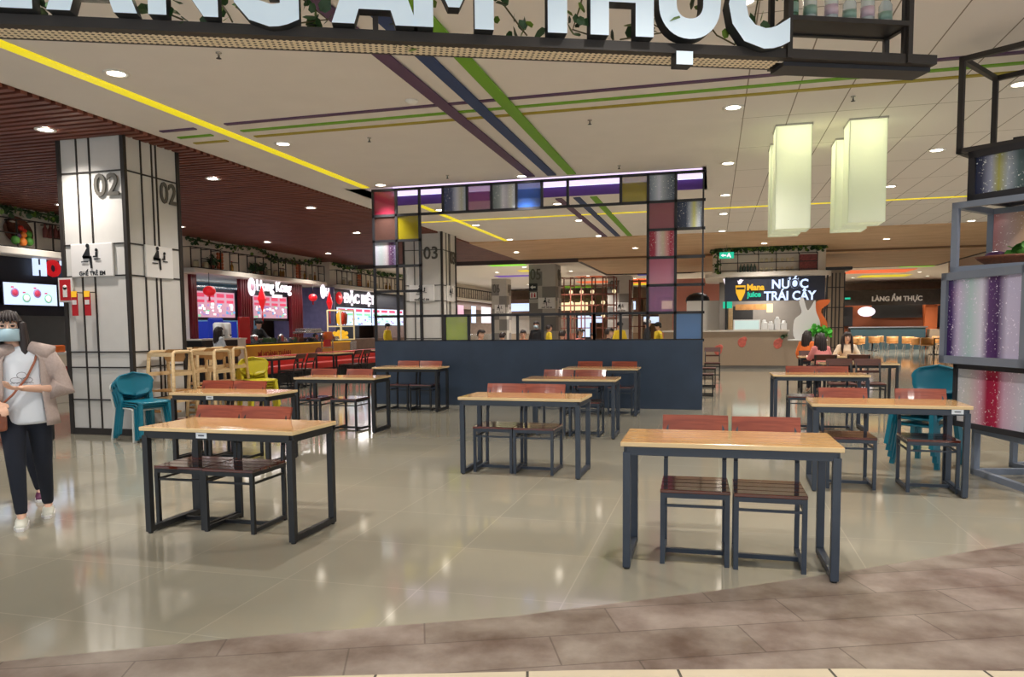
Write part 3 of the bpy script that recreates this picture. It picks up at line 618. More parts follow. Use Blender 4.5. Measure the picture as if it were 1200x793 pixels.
# other tables in the back of the hall
def btable(x, y, a, lb, m='black'):
    return dup(protos[(None, 'black')], (x, y, 0), a, lb, 'tables at the back of the hall')
btable(2.35, 16.9, 0, 'oak table where the two seated people face each other')
btable(2.4, 14.0, R(1), 'oak table just before the seated people, with dark chairs drawn up')
for x, y, a, lb in ((2.1, 15.9, pi, 'dark wooden chair under the pink shirted person table, stall side'), (2.7, 15.95, pi, 'dark wooden chair with its back to the cream sweater table'),
                    (2.05, 13.35, 0, 'dark brown two-slat chair by the kiosk end of the middle right table'), (2.5, 13.4, 0, 'dark brown two-slat chair with pale disc hole, beside the oak table'),
                    (2.05, 17.55, 0, 'dark brown chair on the far side of the seated people table'), (2.75, 17.6, 0, 'dark brown chair on which the cream sweater person sits')):
    chair('dark', x, y, a, lb, 'dark wooden chairs at the back')
for i, (x, y, a) in enumerate(((-.2, 15.6, pi/2), (-.15, 17.8, pi/2), (-.02, 20.3, 0), (-.75, 15.2, 0), (-.8, 18.0, pi))):
    chair('dark', x, y, a, 'dark brown chair past the blue end of the low wall, %s towards the juice kiosk' % ordn[i], 'dark chairs by the wall end')
btable(-1.0, 16.5, pi/2, 'oak table hidden past the blue end of the low wall')
for i, (x, y, a) in enumerate(((-10.3, 16.2, pi/2), (-10.2, 19.0, pi/2), (-10.2, 22.0, pi/2), (-9.9, 24.5, pi/2))):
    btable(x, y, a, 'small oak table by the red bench, %s along the orange counter' % ordn[i])
    for j, (dx, dy, lb) in enumerate(((.55, -.25, 'its near'), (.55, .28, 'its far'))):
        chair('dark', x+dx, y+dy, -pi/2, 'dark brown chair on %s side at the %s table along the red bench' % (lb.replace('its ', 'the '), ordn[i]), 'dark chairs along the red bench')
# half table beside pillar 02
btable(-8.9, 7.6, 0, 'black framed table partly hidden behind the walking woman')

# ================================================================== HANGING LETTERS
SA = R(23); ST = TR(-1.37, 4.17, 0, SA)      # local x runs along the sign, -y faces the camera side
SP = (-1.37, 4.17, 0)
sg = thing('hanging_sign', 'hanging black steel sign with big white letters LÀNG ẨM THỰC', 'sign', SP, SA)
b = MB(); b.box(-3.6, 2.9, -.03, .03, 3.0, 3.055).build('beam', 'brownblack', sg)
pm = mat('perforated_beige_plate', rgb(206, 190, 160), .6); nt = pm.node_tree; vo = nt.nodes.new('ShaderNodeTexVoronoi'); vo.inputs['Randomness'].default_value = 0; vo.inputs['Scale'].default_value = 30
vo.voronoi_dimensions = '2D'; tc = nt.nodes.new('ShaderNodeTexCoord'); nt.links.new(tc.outputs['Object'], vo.inputs['Vector']); rp = nt.nodes.new('ShaderNodeValToRGB'); rp.color_ramp.interpolation = 'CONSTANT'
rp.color_ramp.elements[0].color = (*rgb(74, 64, 52), 1); rp.color_ramp.elements[1].color = (*rgb(236, 222, 196), 1); rp.color_ramp.elements[1].position = .27
nt.links.new(vo.outputs['Distance'], rp.inputs[0]); nt.links.new(rp.outputs[0], nt.nodes['Principled BSDF'].inputs['Base Color'])
MB().box(-3.6, 1.9, .03, .17, 3.0, 3.012).build('perforated_tray', pm, sg)
MB().box(-3.6, 2.9, .17, .19, 3.0, 3.04).build('rear_beam', 'brownblack', sg)
for x in (-3.2, -.5, 1.93, 2.7): MB().cbox((x, 0, 3.52), (.03, .03, .96)).build('hanger', 'brownblack', sg)
lt = [('L', -2.39, .33), ('À', -1.94, .44), ('N', -1.49, .35), ('G', -1.08, .36), ('Ẩ', -.5, .46), ('M', -.07, .44), ('T', .51, .38), ('H', .885, .37), ('Ự', 1.31, .42), ('C', 1.71, .38)]
def outline(name, polys, x, wd, T0=None):
    mb = MB()
    for pl_ in polys: mb.prism([(px*wd, pz*.46) for px, pz in pl_], 0, .09, 0, TR(x, -.005, 3.058) @ Matrix.Rotation(pi/2, 4, 'X'))
    o = mb.build(name, 'letter', sg); return o
AA = [[(-.5, 0), (-.24, 0), (-.185, .17), (.185, .17), (.24, 0), (.5, 0), (.14, 1), (-.14, 1), ]]
MM = [[(-.5, 0), (-.26, 0), (-.26, .62), (-.07, .24), (.07, .24), (.26, .62), (.26, 0), (.5, 0), (.5, 1), (.24, 1), (0, .52), (-.24, 1), (-.5, 1)]]
for chx, x, wd in lt:
    if chx in ('À', 'Ẩ', 'M'):
        o = outline('letter', MM if chx == 'M' else AA, x, wd)
        if chx != 'M':
            ac = MB(); z_ = 3.058+.5; ac.bar((x-.12, -.05, z_+.09), (x+.02, -.05, z_+.02), .05, .05)
            if chx == 'Ẩ': ac.bar((x+.02, -.05, z_+.1), (x+.14, -.05, z_+.02), .05, .05)
            ac.build('accent', 'letter', o)
    else:
        o = text('Ư' if chx == 'Ự' else chx, 'letter', .62, 'letter', sg, TR(x, -.05, 3.058), ext=.045, off=.03)
        xs_ = [v.co.x for v in o.data.vertices]; w0 = max(xs_)-min(xs_); cx = (max(xs_)+min(xs_))/2; z0 = min(v.co.z for v in o.data.vertices)
        for v in o.data.vertices:
            v.co.x = x+(v.co.x-cx)*wd/w0
            if chx not in 'GC': v.co.z += 3.058-z0
    if chx == 'Ự': mb = MB(); mb.cbox((x-.05, -.04, 2.955), (.1, .09, .075)); q_ = mb.build('letter_dot', 'letter', o); q_.data.materials.append(M['letterside']); [setattr(p, 'material_index', 1) for p in q_.data.polygons if p.normal.y > -.6]
    o.data.materials.append(M['letterside']); o['label'] = 'white letter with black sides'
    for p in o.data.polygons:
        if p.normal.y > -.6: p.material_index = 1
# ivy twined behind the letters
def leafcluster(mb, path, n, size, mi=(0, 1), spread=.06, droop=0):
    P = [Vector(p) for p in path]
    for _ in range(n):
        i = random.randrange(len(P)-1); f = random.random(); c = P[i].lerp(P[i+1], f)+Vector((random.gauss(0, spread), random.gauss(0, spread*.7), random.gauss(0, spread)-droop*random.random()))
        s = size*random.uniform(.6, 1.2)
        sh = [(0, -.5, 0), (.42, -.1, .06), (.34, .34, .05), (0, .5, 0), (-.34, .34, .05), (-.42, -.1, .06)]
        q = Quaternion((random.gauss(0, 1), random.gauss(0, 1), random.gauss(0, 1), random.gauss(0, 1))).normalized().to_matrix()
        mb.add([c+q@Vector(v)*s for v in sh], [(0, 1, 2, 3), (0, 3, 4, 5)], random.choice(mi), False)
random.seed(11)
vx = [-2.15, -1.72, -1.28, -.82, -.28, .22, .62, 1.1, 1.5, 1.82]
for i, x in enumerate(vx):
    vb = MB(); path = [(x+.0, .02, 3.95)]
    for j in range(7): path.append((x+random.uniform(-.11, .11), random.uniform(.0, .06), 3.85-j*.12))
    path.append((x+random.uniform(-.2, .2), .02, 3.08)); vb.sweep(path, .005, 5, 2)
    leafcluster(vb, path, 46, .075, (0, 0, 1), .055)
    o = vb.build('ivy_vine', ['leaf', 'leaf2', 'stem'], None, SP); o.rotation_euler = (0, 0, SA)
    tag(o, 'trailing green ivy strand hanging behind the letters, %s' % ['beside L', 'between À and N', 'between N and G', 'past G', 'after Ẩ', 'across the M', 'between T and H', 'between H and Ự', 'between Ự and C', 'by the bottle rack'][i], 'ivy', 'ivy strands on the hanging sign')
# bottle rack at the end of the sign
rk = thing('bottle_rack', 'black steel hanging rack with shelf of bottles beside the white letters', 'rack', SP, SA)
rb = MB()
for x in (1.93, 2.71):
    for y in (-.03, .2): rb.box(x-.015, x+.015, y-.015, y+.015, 3.0, 4.0)
for z in (3.23,):
    for y in (-.03, .2): rb.box(1.92, 2.72, y-.014, y+.014, z-.014, z+.014)
    for x in (1.93, 2.71): rb.box(x-.014, x+.014, -.03, .2, z-.014, z+.014)
rb.build('rack_frame', 'brownblack', rk)
MB().box(1.93, 2.71, -.02, .19, 3.225, 3.232).build('shelf', 'frameblack', rk)
MB().box(1.93, 2.9, .03, .2, 2.975, 3.0).build('base_tray', 'frameblack', rk)
gl = [mat('green_glass_bottle', rgb(50, 110, 60), .08, alpha=.8), mat('clear_bottle', rgb(214, 222, 218), .1, alpha=.55), mat('rose_bottle_print', rgb(206, 180, 190), .3), mat('green_bottle_print', rgb(140, 168, 152), .3)]
for i, (x, h, g_) in enumerate(((2.0, .3, 0), (2.12, .27, 1), (2.26, .3, 1), (2.38, .24, 1), (2.5, .3, 1), (2.62, .24, 1))):
    o = thing('bottle', ['dark green bottle, first on the hanging rack', 'clear bottle with green print, second on the hanging rack', 'clear bottle with pink mark, third on the hanging rack', 'squat clear bottle with green band, fourth on the hanging rack', 'clear bottle with plum print, fifth on the hanging rack', 'squat clear bottle at the free end of the hanging rack'][i], 'bottle', tuple(ST @ Vector((x, .08, 3.233))), SA, 'bottles on the hanging rack')
    r = .04
    MB().lathe([(r*.8, 0), (r, .01), (r, h*.6), (r*.35, h*.78), (r*.32, h)], seg=14).build('glass_body', gl[g_], o)
    MB().lathe([(r+.001, h*.22), (r+.001, h*.42)], seg=14).build('printed_label', gl[2 if i in (2, 4) else 3], o)
    MB().lathe([(r*.36, h-.02), (r*.36, h+.005), (.001, h+.005)], seg=10).build('cap', 'metal', o)

# hanging lanterns
lm = mat('lit_paper_shade', rgb(236, 236, 222), .6, emis=.16, ecol=rgb(240, 244, 226)); nt = lm.node_tree
tl = nt.nodes.new('ShaderNodeBsdfTranslucent'); tl.inputs[0].default_value = (.85, .88, .78, 1); ms_ = nt.nodes.new('ShaderNodeMixShader'); ms_.inputs[0].default_value = .5
nt.links.new(nt.nodes['Principled BSDF'].outputs[0], ms_.inputs[1]); nt.links.new(tl.outputs[0], ms_.inputs[2]); nt.links.new(ms_.outputs[0], nt.nodes['Material Output'].inputs[0])
for i, (x, y, z0, w) in enumerate(((.98, 10.75, 2.66, .44), (1.86, 10.72, 2.7, .44), (.98, 11.8, 2.72, .42), (1.84, 11.75, 2.74, .42))):
    t = thing('hanging_lantern', ['long white box lantern with yellow lit top, the one nearer the pillar', 'long white box lantern nearest the tower', 'white box lantern tucked behind the one with the yellow top', 'white box lantern tucked behind the one by the tower'][i], 'lantern', (x, y, 0), 0, 'white box lanterns')
    h = w/2; sh = MB()
    for a0, a1, b0, b1 in ((-h, h, -h, -h+.008), (-h, h, h-.008, h), (-h, -h+.008, -h, h), (h-.008, h, -h, h)): sh.box(a0, a1, b0, b1, z0, 3.98)
    sh.build('shade', lm, t); MB().box(-h+.02, h-.02, -h+.02, h-.02, z0+.02, z0+.03).build('diffuser', lm, t)
    MB().box(-h-.01, h+.01, -h-.01, h+.01, 3.975, 4.0).build('ceiling_frame', 'metal', t)
    MB().lathe([(.001, 3.96), (.1, 3.96), (.1, 3.975), (.001, 3.975)], seg=14).build('bulb', 'g_amber', t)
    pl_ = bpy.data.lights.new('lamp', 'POINT'); pl_.energy = 16; pl_.shadow_soft_size = .07; pl_.color = (1, .96, .72); po = bpy.data.objects.new('lamp', pl_); C.objects.link(po); po.parent = t; po.location = (0, 0, 3.82)

# ================================================================== BOX TOWER AT THE RIGHT
def cube_frame(mb, s, d, h, w): 
    for x in (0, s):
        for y in (0, d): mb.cbox((x, y, h/2), (w, w, h))
    for z in (w/2, h-w/2):
        for y in (0, d): mb.box(-w/2, s+w/2, y-w/2, y+w/2, z-w/2, z+w/2)
        for x in (0, s): mb.box(x-w/2, x+w/2, 0, d, z-w/2, z+w/2)
tw = 'boxes of the glitter tower'
def tbox(label, x, y, ang, z, s, d, h, w, m, panel=None, pan_h=None, side=True, back=False):
    t = thing('display_box', label, 'display box', (x, y, z), R(ang), tw)
    mb = MB(); cube_frame(mb, s, d, h, w); mb.build('frame', m, t)
    if panel:
        if side: MB().box(w/2, s-w/2, -.008, .008, w, h-w).build('panel', panel, t)
        if back: MB().box(w/2, s-w/2, d-.02, d, w, h-w).build('rear_panel', panel, t)
    return t
P1 = stripes('violet_mint_glitter', [(0, rgb(54, 34, 84)), (.1, rgb(66, 44, 100)), (.2, rgb(186, 176, 206)), (.36, rgb(168, 196, 198)), (.52, rgb(206, 206, 224)), (.62, rgb(90, 62, 112)), (.74, rgb(70, 44, 92)), (.86, rgb(190, 184, 212))], 0, .92, 0, (.85, .8, .95), rough=.08)
P2 = stripes('white_crimson_glitter', [(0, rgb(206, 208, 214)), (.2, rgb(206, 200, 196)), (.38, rgb(210, 160, 176)), (.48, rgb(160, 36, 66)), (.62, rgb(170, 40, 72)), (.72, rgb(206, 168, 190)), (1, rgb(200, 204, 214))], 0, .85, 0, (.95, .85, .9), rough=.08)
P3 = stripes('rose_sand_glitter', [(0, rgb(190, 120, 122)), (.2, rgb(200, 170, 166)), (.45, rgb(206, 170, 120)), (.6, rgb(200, 110, 110)), (1, rgb(176, 50, 60))], 0, .8, 0, (.95, .85, .8), rough=.12)
P4 = stripes('navy_gold_glitter', [(0, rgb(30, 36, 62)), (.15, rgb(50, 58, 88)), (.3, rgb(160, 166, 190)), (.42, rgb(170, 168, 90)), (.56, rgb(160, 170, 184)), (.72, rgb(80, 100, 104)), (1, rgb(40, 60, 62))], 0, .55, 0, (.8, .85, .85), rough=.1)
P5 = stripes('plum_white_glitter', [(0, rgb(210, 206, 206)), (.4, rgb(170, 140, 150)), (.6, rgb(90, 40, 60)), (1, rgb(190, 180, 186))], 0, .6, 0, (.9, .85, .9))
tbox('open grey-blue steel cube on the floor at the foot of the tower', 2.38, 7.84, -78, 0, .86, .7, .45, .055, 'greyblue')
tbox('black framed white and crimson glitter box, second from the floor', 2.22, 7.9, -70, .45, .9, .75, .59, .05, 'frameblack', P2, back=False)
tbox('large grey-blue box with violet and mint glitter panel', 2.12, 7.94, -70, 1.04, 1.0, .8, .84, .07, 'greyblue', P1)
tbox('open grey-blue box holding the vegetable basket', 2.16, 7.88, -40, 1.88, .9, .72, .64, .055, 'greyblue', P3, side=False, back=True)
tbox('small black framed box with navy and gold glitter', 2.28, 7.86, -46, 2.52, .62, .6, .45, .06, 'frameblack', P4)
tbox('topmost open black steel cube of the tower', 2.18, 7.92, -35, 2.97, .86, .86, .87, .045, 'brownblack')
tbox('open black cube hanging beyond the topmost one', 2.95, 8.3, -35, 3.2, .7, .7, .7, .045, 'brownblack')
tbox('dark framed plum glitter box behind the upper cubes', 2.85, 8.55, -30, 2.72, .7, .5, .5, .05, 'frameblack', P5)
tbox('black upright steel frame beside the crimson glitter box', 2.62, 7.12, -60, 0, .8, .5, 1.04, .06, 'frameblack')
tbox('grey-blue cube standing behind the foot of the tower', 2.85, 8.3, -70, 0, .8, .7, .45, .05, 'greyblue')
bk = thing('vegetable_basket', 'shallow brown wicker tray of vegetables in the open grey-blue box', 'basket', (2.63, 7.86, 1.94), R(-40))
mb = MB(); mb.lathe([(.2, 0), (.28, .05), (.3, .075), (.27, .07), (.19, .02), (.001, .02)], seg=22).build('tray', 'basket', bk)
tag(MB().ball((0, 0, 0), (.1, .05, .05), seg=14).build('eggplant', 'eggplant', None, tuple(TR(2.63, 7.86, 1.94, R(-40)) @ Vector((-.12, -.05, .08)))), 'purple eggplant lying in the wicker tray', 'vegetable')
random.seed(3); mb = MB(); mb.ball((0, 0, 0), (.085, .085, .075)); leafcluster(mb, [(-.07, 0, 0), (.07, 0, .02)], 70, .1, (0,), .035)
tag(mb.build('cabbage', 'cabbage', None, tuple(TR(2.63, 7.86, 1.94, R(-40)) @ Vector((.12, -.02, .11)))), 'leafy green cabbage lying in the wicker tray', 'vegetable')

# ================================================================== FOOD STALLS ALONG THE WALL x = -13.8
def goods(kind, x, y, z, lb, g):
    if kind == 'bottle':
        o = thing('bottle', lb, 'bottle', (x, y, z), 0, g); c = random.choice(['g_amber', 'leaf2', 'stem']); MB().lathe([(.04, 0), (.045, .01), (.045, .17), (.016, .23), (.016, .3)], seg=8).build('glass_body', mat('amber_glass', rgb(150, 110, 50), .2), o); MB().lathe([(.02, .29), (.02, .31), (.001, .31)], seg=8).build('cap', 'red', o)
    elif kind == 'jar':
        o = thing('jar', lb, 'jar', (x, y, z), 0, g); MB().lathe([(.07, 0), (.08, .02), (.08, .16), (.06, .19)], seg=10).build('jar_body', mat('pale_jar', rgb(206, 190, 150), .3), o); MB().lathe([(.065, .19), (.065, .21), (.001, .21)], seg=10).build('lid', 'metal', o)
    elif kind == 'string':
        o = thing('sausage_string', lb, 'sausages', (x, y, z), 0, g)
        for q in range(3):
            mb = MB()
            for j in range(5): mb.ball((0, (q-1)*.1, .08+j*.095), (.04, .04, .052), seg=8)
            mb.build('hanging_string', mat('orange_brown_food', rgb(190, 100, 60), .5), o)
    elif kind == 'pot':
        o = thing('potted_plant', lb, 'plant', (x, y, z), 0, g); mb = MB(); mb.ball((0, 0, .2), .1, seg=8); leafcluster(mb, [(0, -.12, .2), (0, .12, .25)], 60, .1, (0,), .07); mb.build('foliage', 'leaf', o)
        MB().lathe([(.05, 0), (.07, .12), (.001, .12)], seg=10).build('pot', 'leather', o)
def fascia(y0, y1, name, label, x=-13.6, z0=3.1, z1=3.66, top=4.0, round_end=True, step=.42, depth=2.2, side='+'):
    """cream bulkhead over a stall: body, ledge, shelf rack"""
    t = thing('stall_bulkhead', label, 'bulkhead', (x, (y0+y1)/2, 0), 0, 'stall bulkheads'); L = (y1-y0)/2
    r = .45 if round_end else .02; P = [(-depth, -L), (-.25, -L)]
    for i in range(7): a = -pi/2+pi/2*i/6; P.append((-.25-.0+.0-r+r*math.cos(a)+.0, 0))
    P = [(-depth, -L), (-.3, -L)] + [(-.3-r+r*math.cos(a), L-r+r*math.sin(a)) for a in [pi/2*i/6 for i in range(7)]] + [(-depth, L)]
    MB().prism(P, z0, top+.02).build('body', 'fascia', t)
    Q = [(-depth, -L-.02), (.12, -L-.02)] + [(.12-r+r*math.cos(a), L+.1-r+r*math.sin(a)) for a in [pi/2*i/6 for i in range(7)]] + [(-depth, L+.1)]
    MB().prism(Q, z0-.14, z0).build('ledge', 'ledge', t, bevel=.02)
    rk = MB()
    for z in (z0+.02, (z0+z1)/2+.05, z1): rk.box(-.01, .015, -L, L-.2, z-.012, z+.012) if z != (z0+z1)/2+.05 else None
    n = int((2*L)/step)
    for i in range(n+1):
        yy = -L+i*(2*L-.2)/n; rk.box(-.01, .015, yy-.012, yy+.012, z0, z1); rk.box(-.3, 0, yy-.01, yy+.01, z1-.01, z1+.01)
        if i % 3 == 1 and i < n: zz = (z0+z1)/2; rk.box(-.01, .015, yy, yy+(2*L-.2)/n, zz-.01, zz+.01)
    rk.build('shelf_rack', 'brownblack', t)
    return t
def garland(path, label, n=420, size=.16, spread=.07):
    mb = MB(); mb.sweep(path, .02, 5, 0); leafcluster(mb, path, n, size, (0, 0, 0, 1), spread, .08); o = mb.build('leaf_garland', ['leaf', 'leaf2']); tag(o, label, 'garland', 'leaf garlands on the stall bulkheads')
random.seed(21)
fascia(5, 14.6, 'a', 'cream curved bulkhead with shelf rack over the navy noodle stall at the walking woman', z1=3.68)
garland([(-13.8, 5, 3.95), (-13.75, 9, 3.92), (-13.7, 12, 3.9), (-13.75, 14.3, 3.88)], 'dark leaf garland above the basket of vegetables', 380, .12, .05)
fascia(17.5, 24.9, 'b', 'cream bulkhead with shelf rack over the stall with red columns')
garland([(-13.8, 17.6, 3.9), (-13.7, 19, 3.84), (-13.7, 20.5, 3.95), (-13.75, 22, 3.7), (-13.7, 23.5, 3.72), (-13.75, 24.8, 3.95)], 'looping leaf garland above the stall with red columns', 260, .11, .05)
fascia(26.2, 33.5, 'c', 'cream bulkhead with shelf rack over the third stall along the wall', x=-13.9)
garland([(-14.1, 26.3, 3.95), (-14, 30, 3.8), (-14, 33, 3.9)], 'leaf garland above the third stall', 200, .12, .05)
fascia(35, 49, 'd', 'long cream bulkhead over the farthest stalls', x=-13.7)
random.seed(5)
for i, (k_, y) in enumerate((('jar', 17.9), ('jar', 18.3), ('pot', 18.6), ('string', 18.95), ('bottle', 19.5), ('pot', 20.6), ('pot', 21.0), ('jar', 21.4), ('jar', 21.8), ('bottle', 22.1), ('bottle', 22.25), ('string', 23.2), ('bottle', 23.6), ('jar', 24.0), ('bottle', 24.3))):
    goods(k_, -13.75, y, 3.12, '%s above the red column stall, place %d from pillar 02' % ({'jar': 'pale jar', 'pot': 'bushy green plant', 'string': 'orange sausage strings', 'bottle': 'amber bottle'}[k_], i+1), 'goods over the red column stall')
for i, (k_, y) in enumerate((('jar', 27), ('jar', 27.6), ('string', 28.4), ('bottle', 29.2), ('jar', 30), ('bottle', 31), ('bottle', 31.4))):
    goods(k_, -14.05, y, 3.12, '%s above the third stall, number %d in its row' % ({'jar': 'pale jar', 'string': 'orange sausage strings', 'bottle': 'amber bottle'}[k_], i+1), 'goods over the third stall')
# basket of vegetables over the noodle stall
bs = thing('vegetable_basket', 'round basket propped up with bright vegetables on the stall shelf', 'basket', (-13.72, 12.45, 3.14)); MB().lathe([(.3, .16), (.26, .03), (.001, .0), (.001, .02), (.24, .05), (.28, .16)], seg=20, caps=False, T=TR(-.16, 0, .3) @ Matrix.Rotation(R(72), 4, 'Y')).build('wicker', 'basket', bs)
vg = [(-.2, .12, 'cabbage', .09, 'light green vegetable low at the woman side'), (-.12, .22, 'eggplant', .06, 'purple vegetable at the woman side'), (-.03, .1, 'pumpkin', .085, 'orange pumpkin low in the middle'), (.0, .24, 'pumpkin', .07, 'orange pumpkin in the middle'), (-.04, .38, 'tomato', .06, 'red tomato at the top'), (.12, .12, 'cabbage', .09, 'green vegetable low at the pillar side'), (.12, .27, 'cabbage', .08, 'green vegetable at the pillar side'), (.04, .33, 'tomato', .05, 'small red tomato below the top one')]
for i, (dy, dz, m, r, lb) in enumerate(vg):
    mb = MB().ball((0, 0, 0), (r*.8, r, r)); mb.lathe([(r*.12, r*.85), (r*.08, r*1.25)], seg=6, mi=1)
    tag(mb.build('vegetable', [m, 'leaf'], None, (-13.62-.1*dz, 12.45+dy, 3.14+dz)), lb+' of the noodle stall basket', 'vegetable', 'vegetables in the stall basket')
for i in range(5): tag(MB().lathe([(.05, 0), (.05, .18), (.02, .24), (.02, .3)], seg=8).build('bottle', mat('dark_red_glass', rgb(110, 50, 44), .3), None, (-13.72, 13.05+i*.13, 3.4)), 'dark red bottle, %s of five over the noodle stall' % ordn[i], 'bottle', 'red bottles over the noodle stall')
# noodle stall
MBx = MB(); MBx.box(-17.4, -14.2, 4.5, 15.0, 0, 3.0); 
t = thing('food_stall', 'dark navy noodle stall behind the walking woman', 'stall', (-13.9, 10, 0))
MB().box(-.25, -.1, -5.2, 4.6, 1.75, 3.0).build('sign_board', 'dark_wall', t); MB().box(-2.5, -2.4, -5.2, 4.6, 0, 3).build('rear_wall', mat('umber_wall', rgb(52, 38, 36), .6, noise=.4, nscale=1.2), t)
MB().box(-2.5, -.1, 4.5, 4.6, 0, 3).build('side_wall', 'panel_grey', t)
TS = lambda x, y, z: TR(x, y, z, pi/2)      # lettering facing +x
for chx, y, m in (('H', 13.03, 'g_bluewhite'), ('O', 13.37, 'red_emit'), ('T', 13.72, 'g_bluewhite')):
    o = text(chx, 'sign_letter', .44, m, None, TS(-13.9, y, 2.63), ext=.03, off=.03, xs=.95); tag(o, 'lit %s letter %s of the noodle stall sign' % ('red' if chx == 'O' else 'white', chx), 'letter', 'lit letters on the noodle stall')
def menu(y0, y1, z0, z1, label, style, x=-13.88, grp='menu screens'):
    t = thing('menu_screen', label, 'screen', (x, (y0+y1)/2, (z0+z1)/2), 0, grp); w, h = (y1-y0)/2, (z1-z0)/2
    MB().box(-.03, 0, -w-.02, w+.02, -h-.02, h+.02).build('bezel', 'black', t)
    MB().box(0, .012, -w, w, -h, h).build('lit_screen', {'noodle': 'g_bluewhite', 'hk': 'g_pink', 'blue': 'g_bluewhite'}[style], t)
    mb = MB(); cols = [rgb(190, 60, 90), rgb(120, 190, 150), rgb(150, 120, 170), rgb(90, 150, 190), rgb(240, 240, 245)]
    ms = [mat('menu_print', c, .5, emis=.8) for c in cols]
    if style == 'noodle':
        for i in range(4):
            cy, cz = -w*.62+i*w*.42, (h*.1 if i % 2 == 0 else -h*.35); T_ = TR(.016, cy, cz) @ Matrix.Rotation(pi/2, 4, 'Y') 
            mb.lathe([(h*.42, 0), (h*.42, .004), (.001, .004)], seg=16, mi=2 if i % 2 == 0 else 1, T=T_); mb.lathe([(h*.3, .005), (h*.3, .008), (.001, .008)], seg=16, mi=4 if i % 2 else 0, T=T_)
            mb.cbox((.016, cy-.05, cz+h*.5), (.004, w*.1, h*.12), 0)
    else:
        n = 4
        for i in range(n):
            y = -w+(i+.5)*2*w/n; mb.cbox((.016, y, h*.72), (.004, w*.38, h*.3), 0); mb.cbox((.016, y, h*.25), (.004, w*.36, h*.22), 0 if style == 'hk' else 1)
            for q in range(9): a, b_ = random.uniform(-.2, .2)*w, random.uniform(-.9, .05)*h; mb.cbox((.018+q*.0004, y+a, b_), (.004, w*random.uniform(.06, .16), h*random.uniform(.1, .25)), random.choice((1, 2, 3, 4, 4)))
    mb.build('menu_picture', ms, t)
menu(12.13, 13.4, 1.97, 2.42, 'bright menu screen with bowls beside pillar 02, noodle stall', 'noodle'); menu(13.47, 14.5, 1.97, 2.42, 'menu screen of the noodle stall partly behind pillar 02', 'noodle'); menu(10.7, 12.0, 1.97, 2.42, 'noodle stall menu screen beside the walking woman', 'noodle')
ct = thing('stall_counter', 'red fronted counter of the noodle stall', 'counter', (-12.5, 10.5, 0)); MB().box(-.5, .0, -4, 3, .08, .95).build('front_panel', 'counter_red', ct); MB().box(-.55, .05, -4.05, 3.05, .95, 1.0).build('worktop', 'sign_white', ct); MB().box(.0, .012, -4, 3, .72, .95).build('upper_band', 'fascia', ct); MB().box(-.5, .01, -4, 3, .0, .22).build('plinth', 'ledge', ct)
tag(MB().box(-.1, .1, -.12, .12, 0, .14).build('tissue_box', 'orange_pl', None, (-12.6, 12.1, 1.0), bevel=.02), 'orange box on the noodle stall counter by pillar 02', 'box')
def stall_fill(par, x, y, z, ln, e, col=(1, .95, .9)):  # added area light without a fixture
    d_ = bpy.data.lights.new('lamp', 'AREA'); d_.shape = 'RECTANGLE'; d_.size = .3; d_.size_y = ln; d_.energy = e; d_.color = col
    o_ = bpy.data.objects.new('lamp', d_); C.objects.link(o_); o_.parent = par; o_.location = (x, y, z)
stall_fill(t, -1.2, 0, 2.9, 7, 14, (1, .85, .7))
# stall with red columns
t = thing('food_stall', 'food stall with red slatted columns and yellow counter', 'stall', (-13.9, 21.2, 0))
MB().box(-2.6, -2.5, -3.7, 3.7, 0, 3).build('rear_wall', 'shop_blue', t); MB().box(-.3, -.1, -3.7, -3.35, 0, 3.0).build('side_pier', 'ledge', t)
MB().box(-.25, -.2, -3.3, 2.0, 1.7, 2.62).build('menu_board', 'dark_wall', t); MB().box(-2.4, -2.35, -1, 2, 1.0, 1.7).build('blue_board', 'g_blue2', t)
for y0, y1 in ((-3.3, -3.05), (-1.05, -.4), (1.8, 2.55)):
    mb = MB(); n = max(3, int((y1-y0)/.1))
    for i in range(n): y = y0+(i+.5)*(y1-y0)/n; mb.box(-.12, -.04, y-.03, y+.03, .95, 2.98)
    mb.box(-.16, -.12, y0, y1, .95, 2.98); mb.build('slatted_column', 'maroon', t)
mb = MB()
for z in (2.75, 2.9): mb.box(-1.5, -1.45, -3.2, 3.6, z, z+.04)
mb.build('service_pipe', 'metal', t)
stall_fill(t, .5, 0, 2.9, 6, 45); stall_fill(t, -1.4, 0, 2.9, 6, 120, (.85, .93, 1))
menu(18.2, 20.0, 1.78, 2.52, 'pink menu screen beside the red lantern nearest pillar 02', 'hk', -14.07); menu(20.95, 22.9, 1.78, 2.5, 'pink menu screen below the lit script sign', 'hk', -14.07)
o = thing('stall_sign', 'white lit script sign reading Hong Kong under the bulkhead', 'sign', (-13.5, 21.1, 2.6))
text('Hong Kong', 'lettering', .46, 'g_white', o, TR(0, .2, .02, pi/2), ext=.02, off=.006, xs=.92)
MB().cbox((0, .35, -.13), (.03, .55, .1)).build('small_plate', 'g_white', o)
mb = MB(); mb.lathe([(.17, 0), (.17, .04), (.001, .04)], seg=20, T=TR(0, -1.05, .1) @ Matrix.Rotation(pi/2, 4, 'Y') @ Matrix.Diagonal((1.6, 1, 1, 1))); mb.build('round_logo', 'g_white', o)
MB().lathe([(.09, 0), (.09, .012), (.001, .012)], seg=14, T=TR(.04, -1.05, .13) @ Matrix.Rotation(pi/2, 4, 'Y') @ Matrix.Diagonal((1.6, 1, 1, 1))).build('logo_mark', 'g_pink', o)
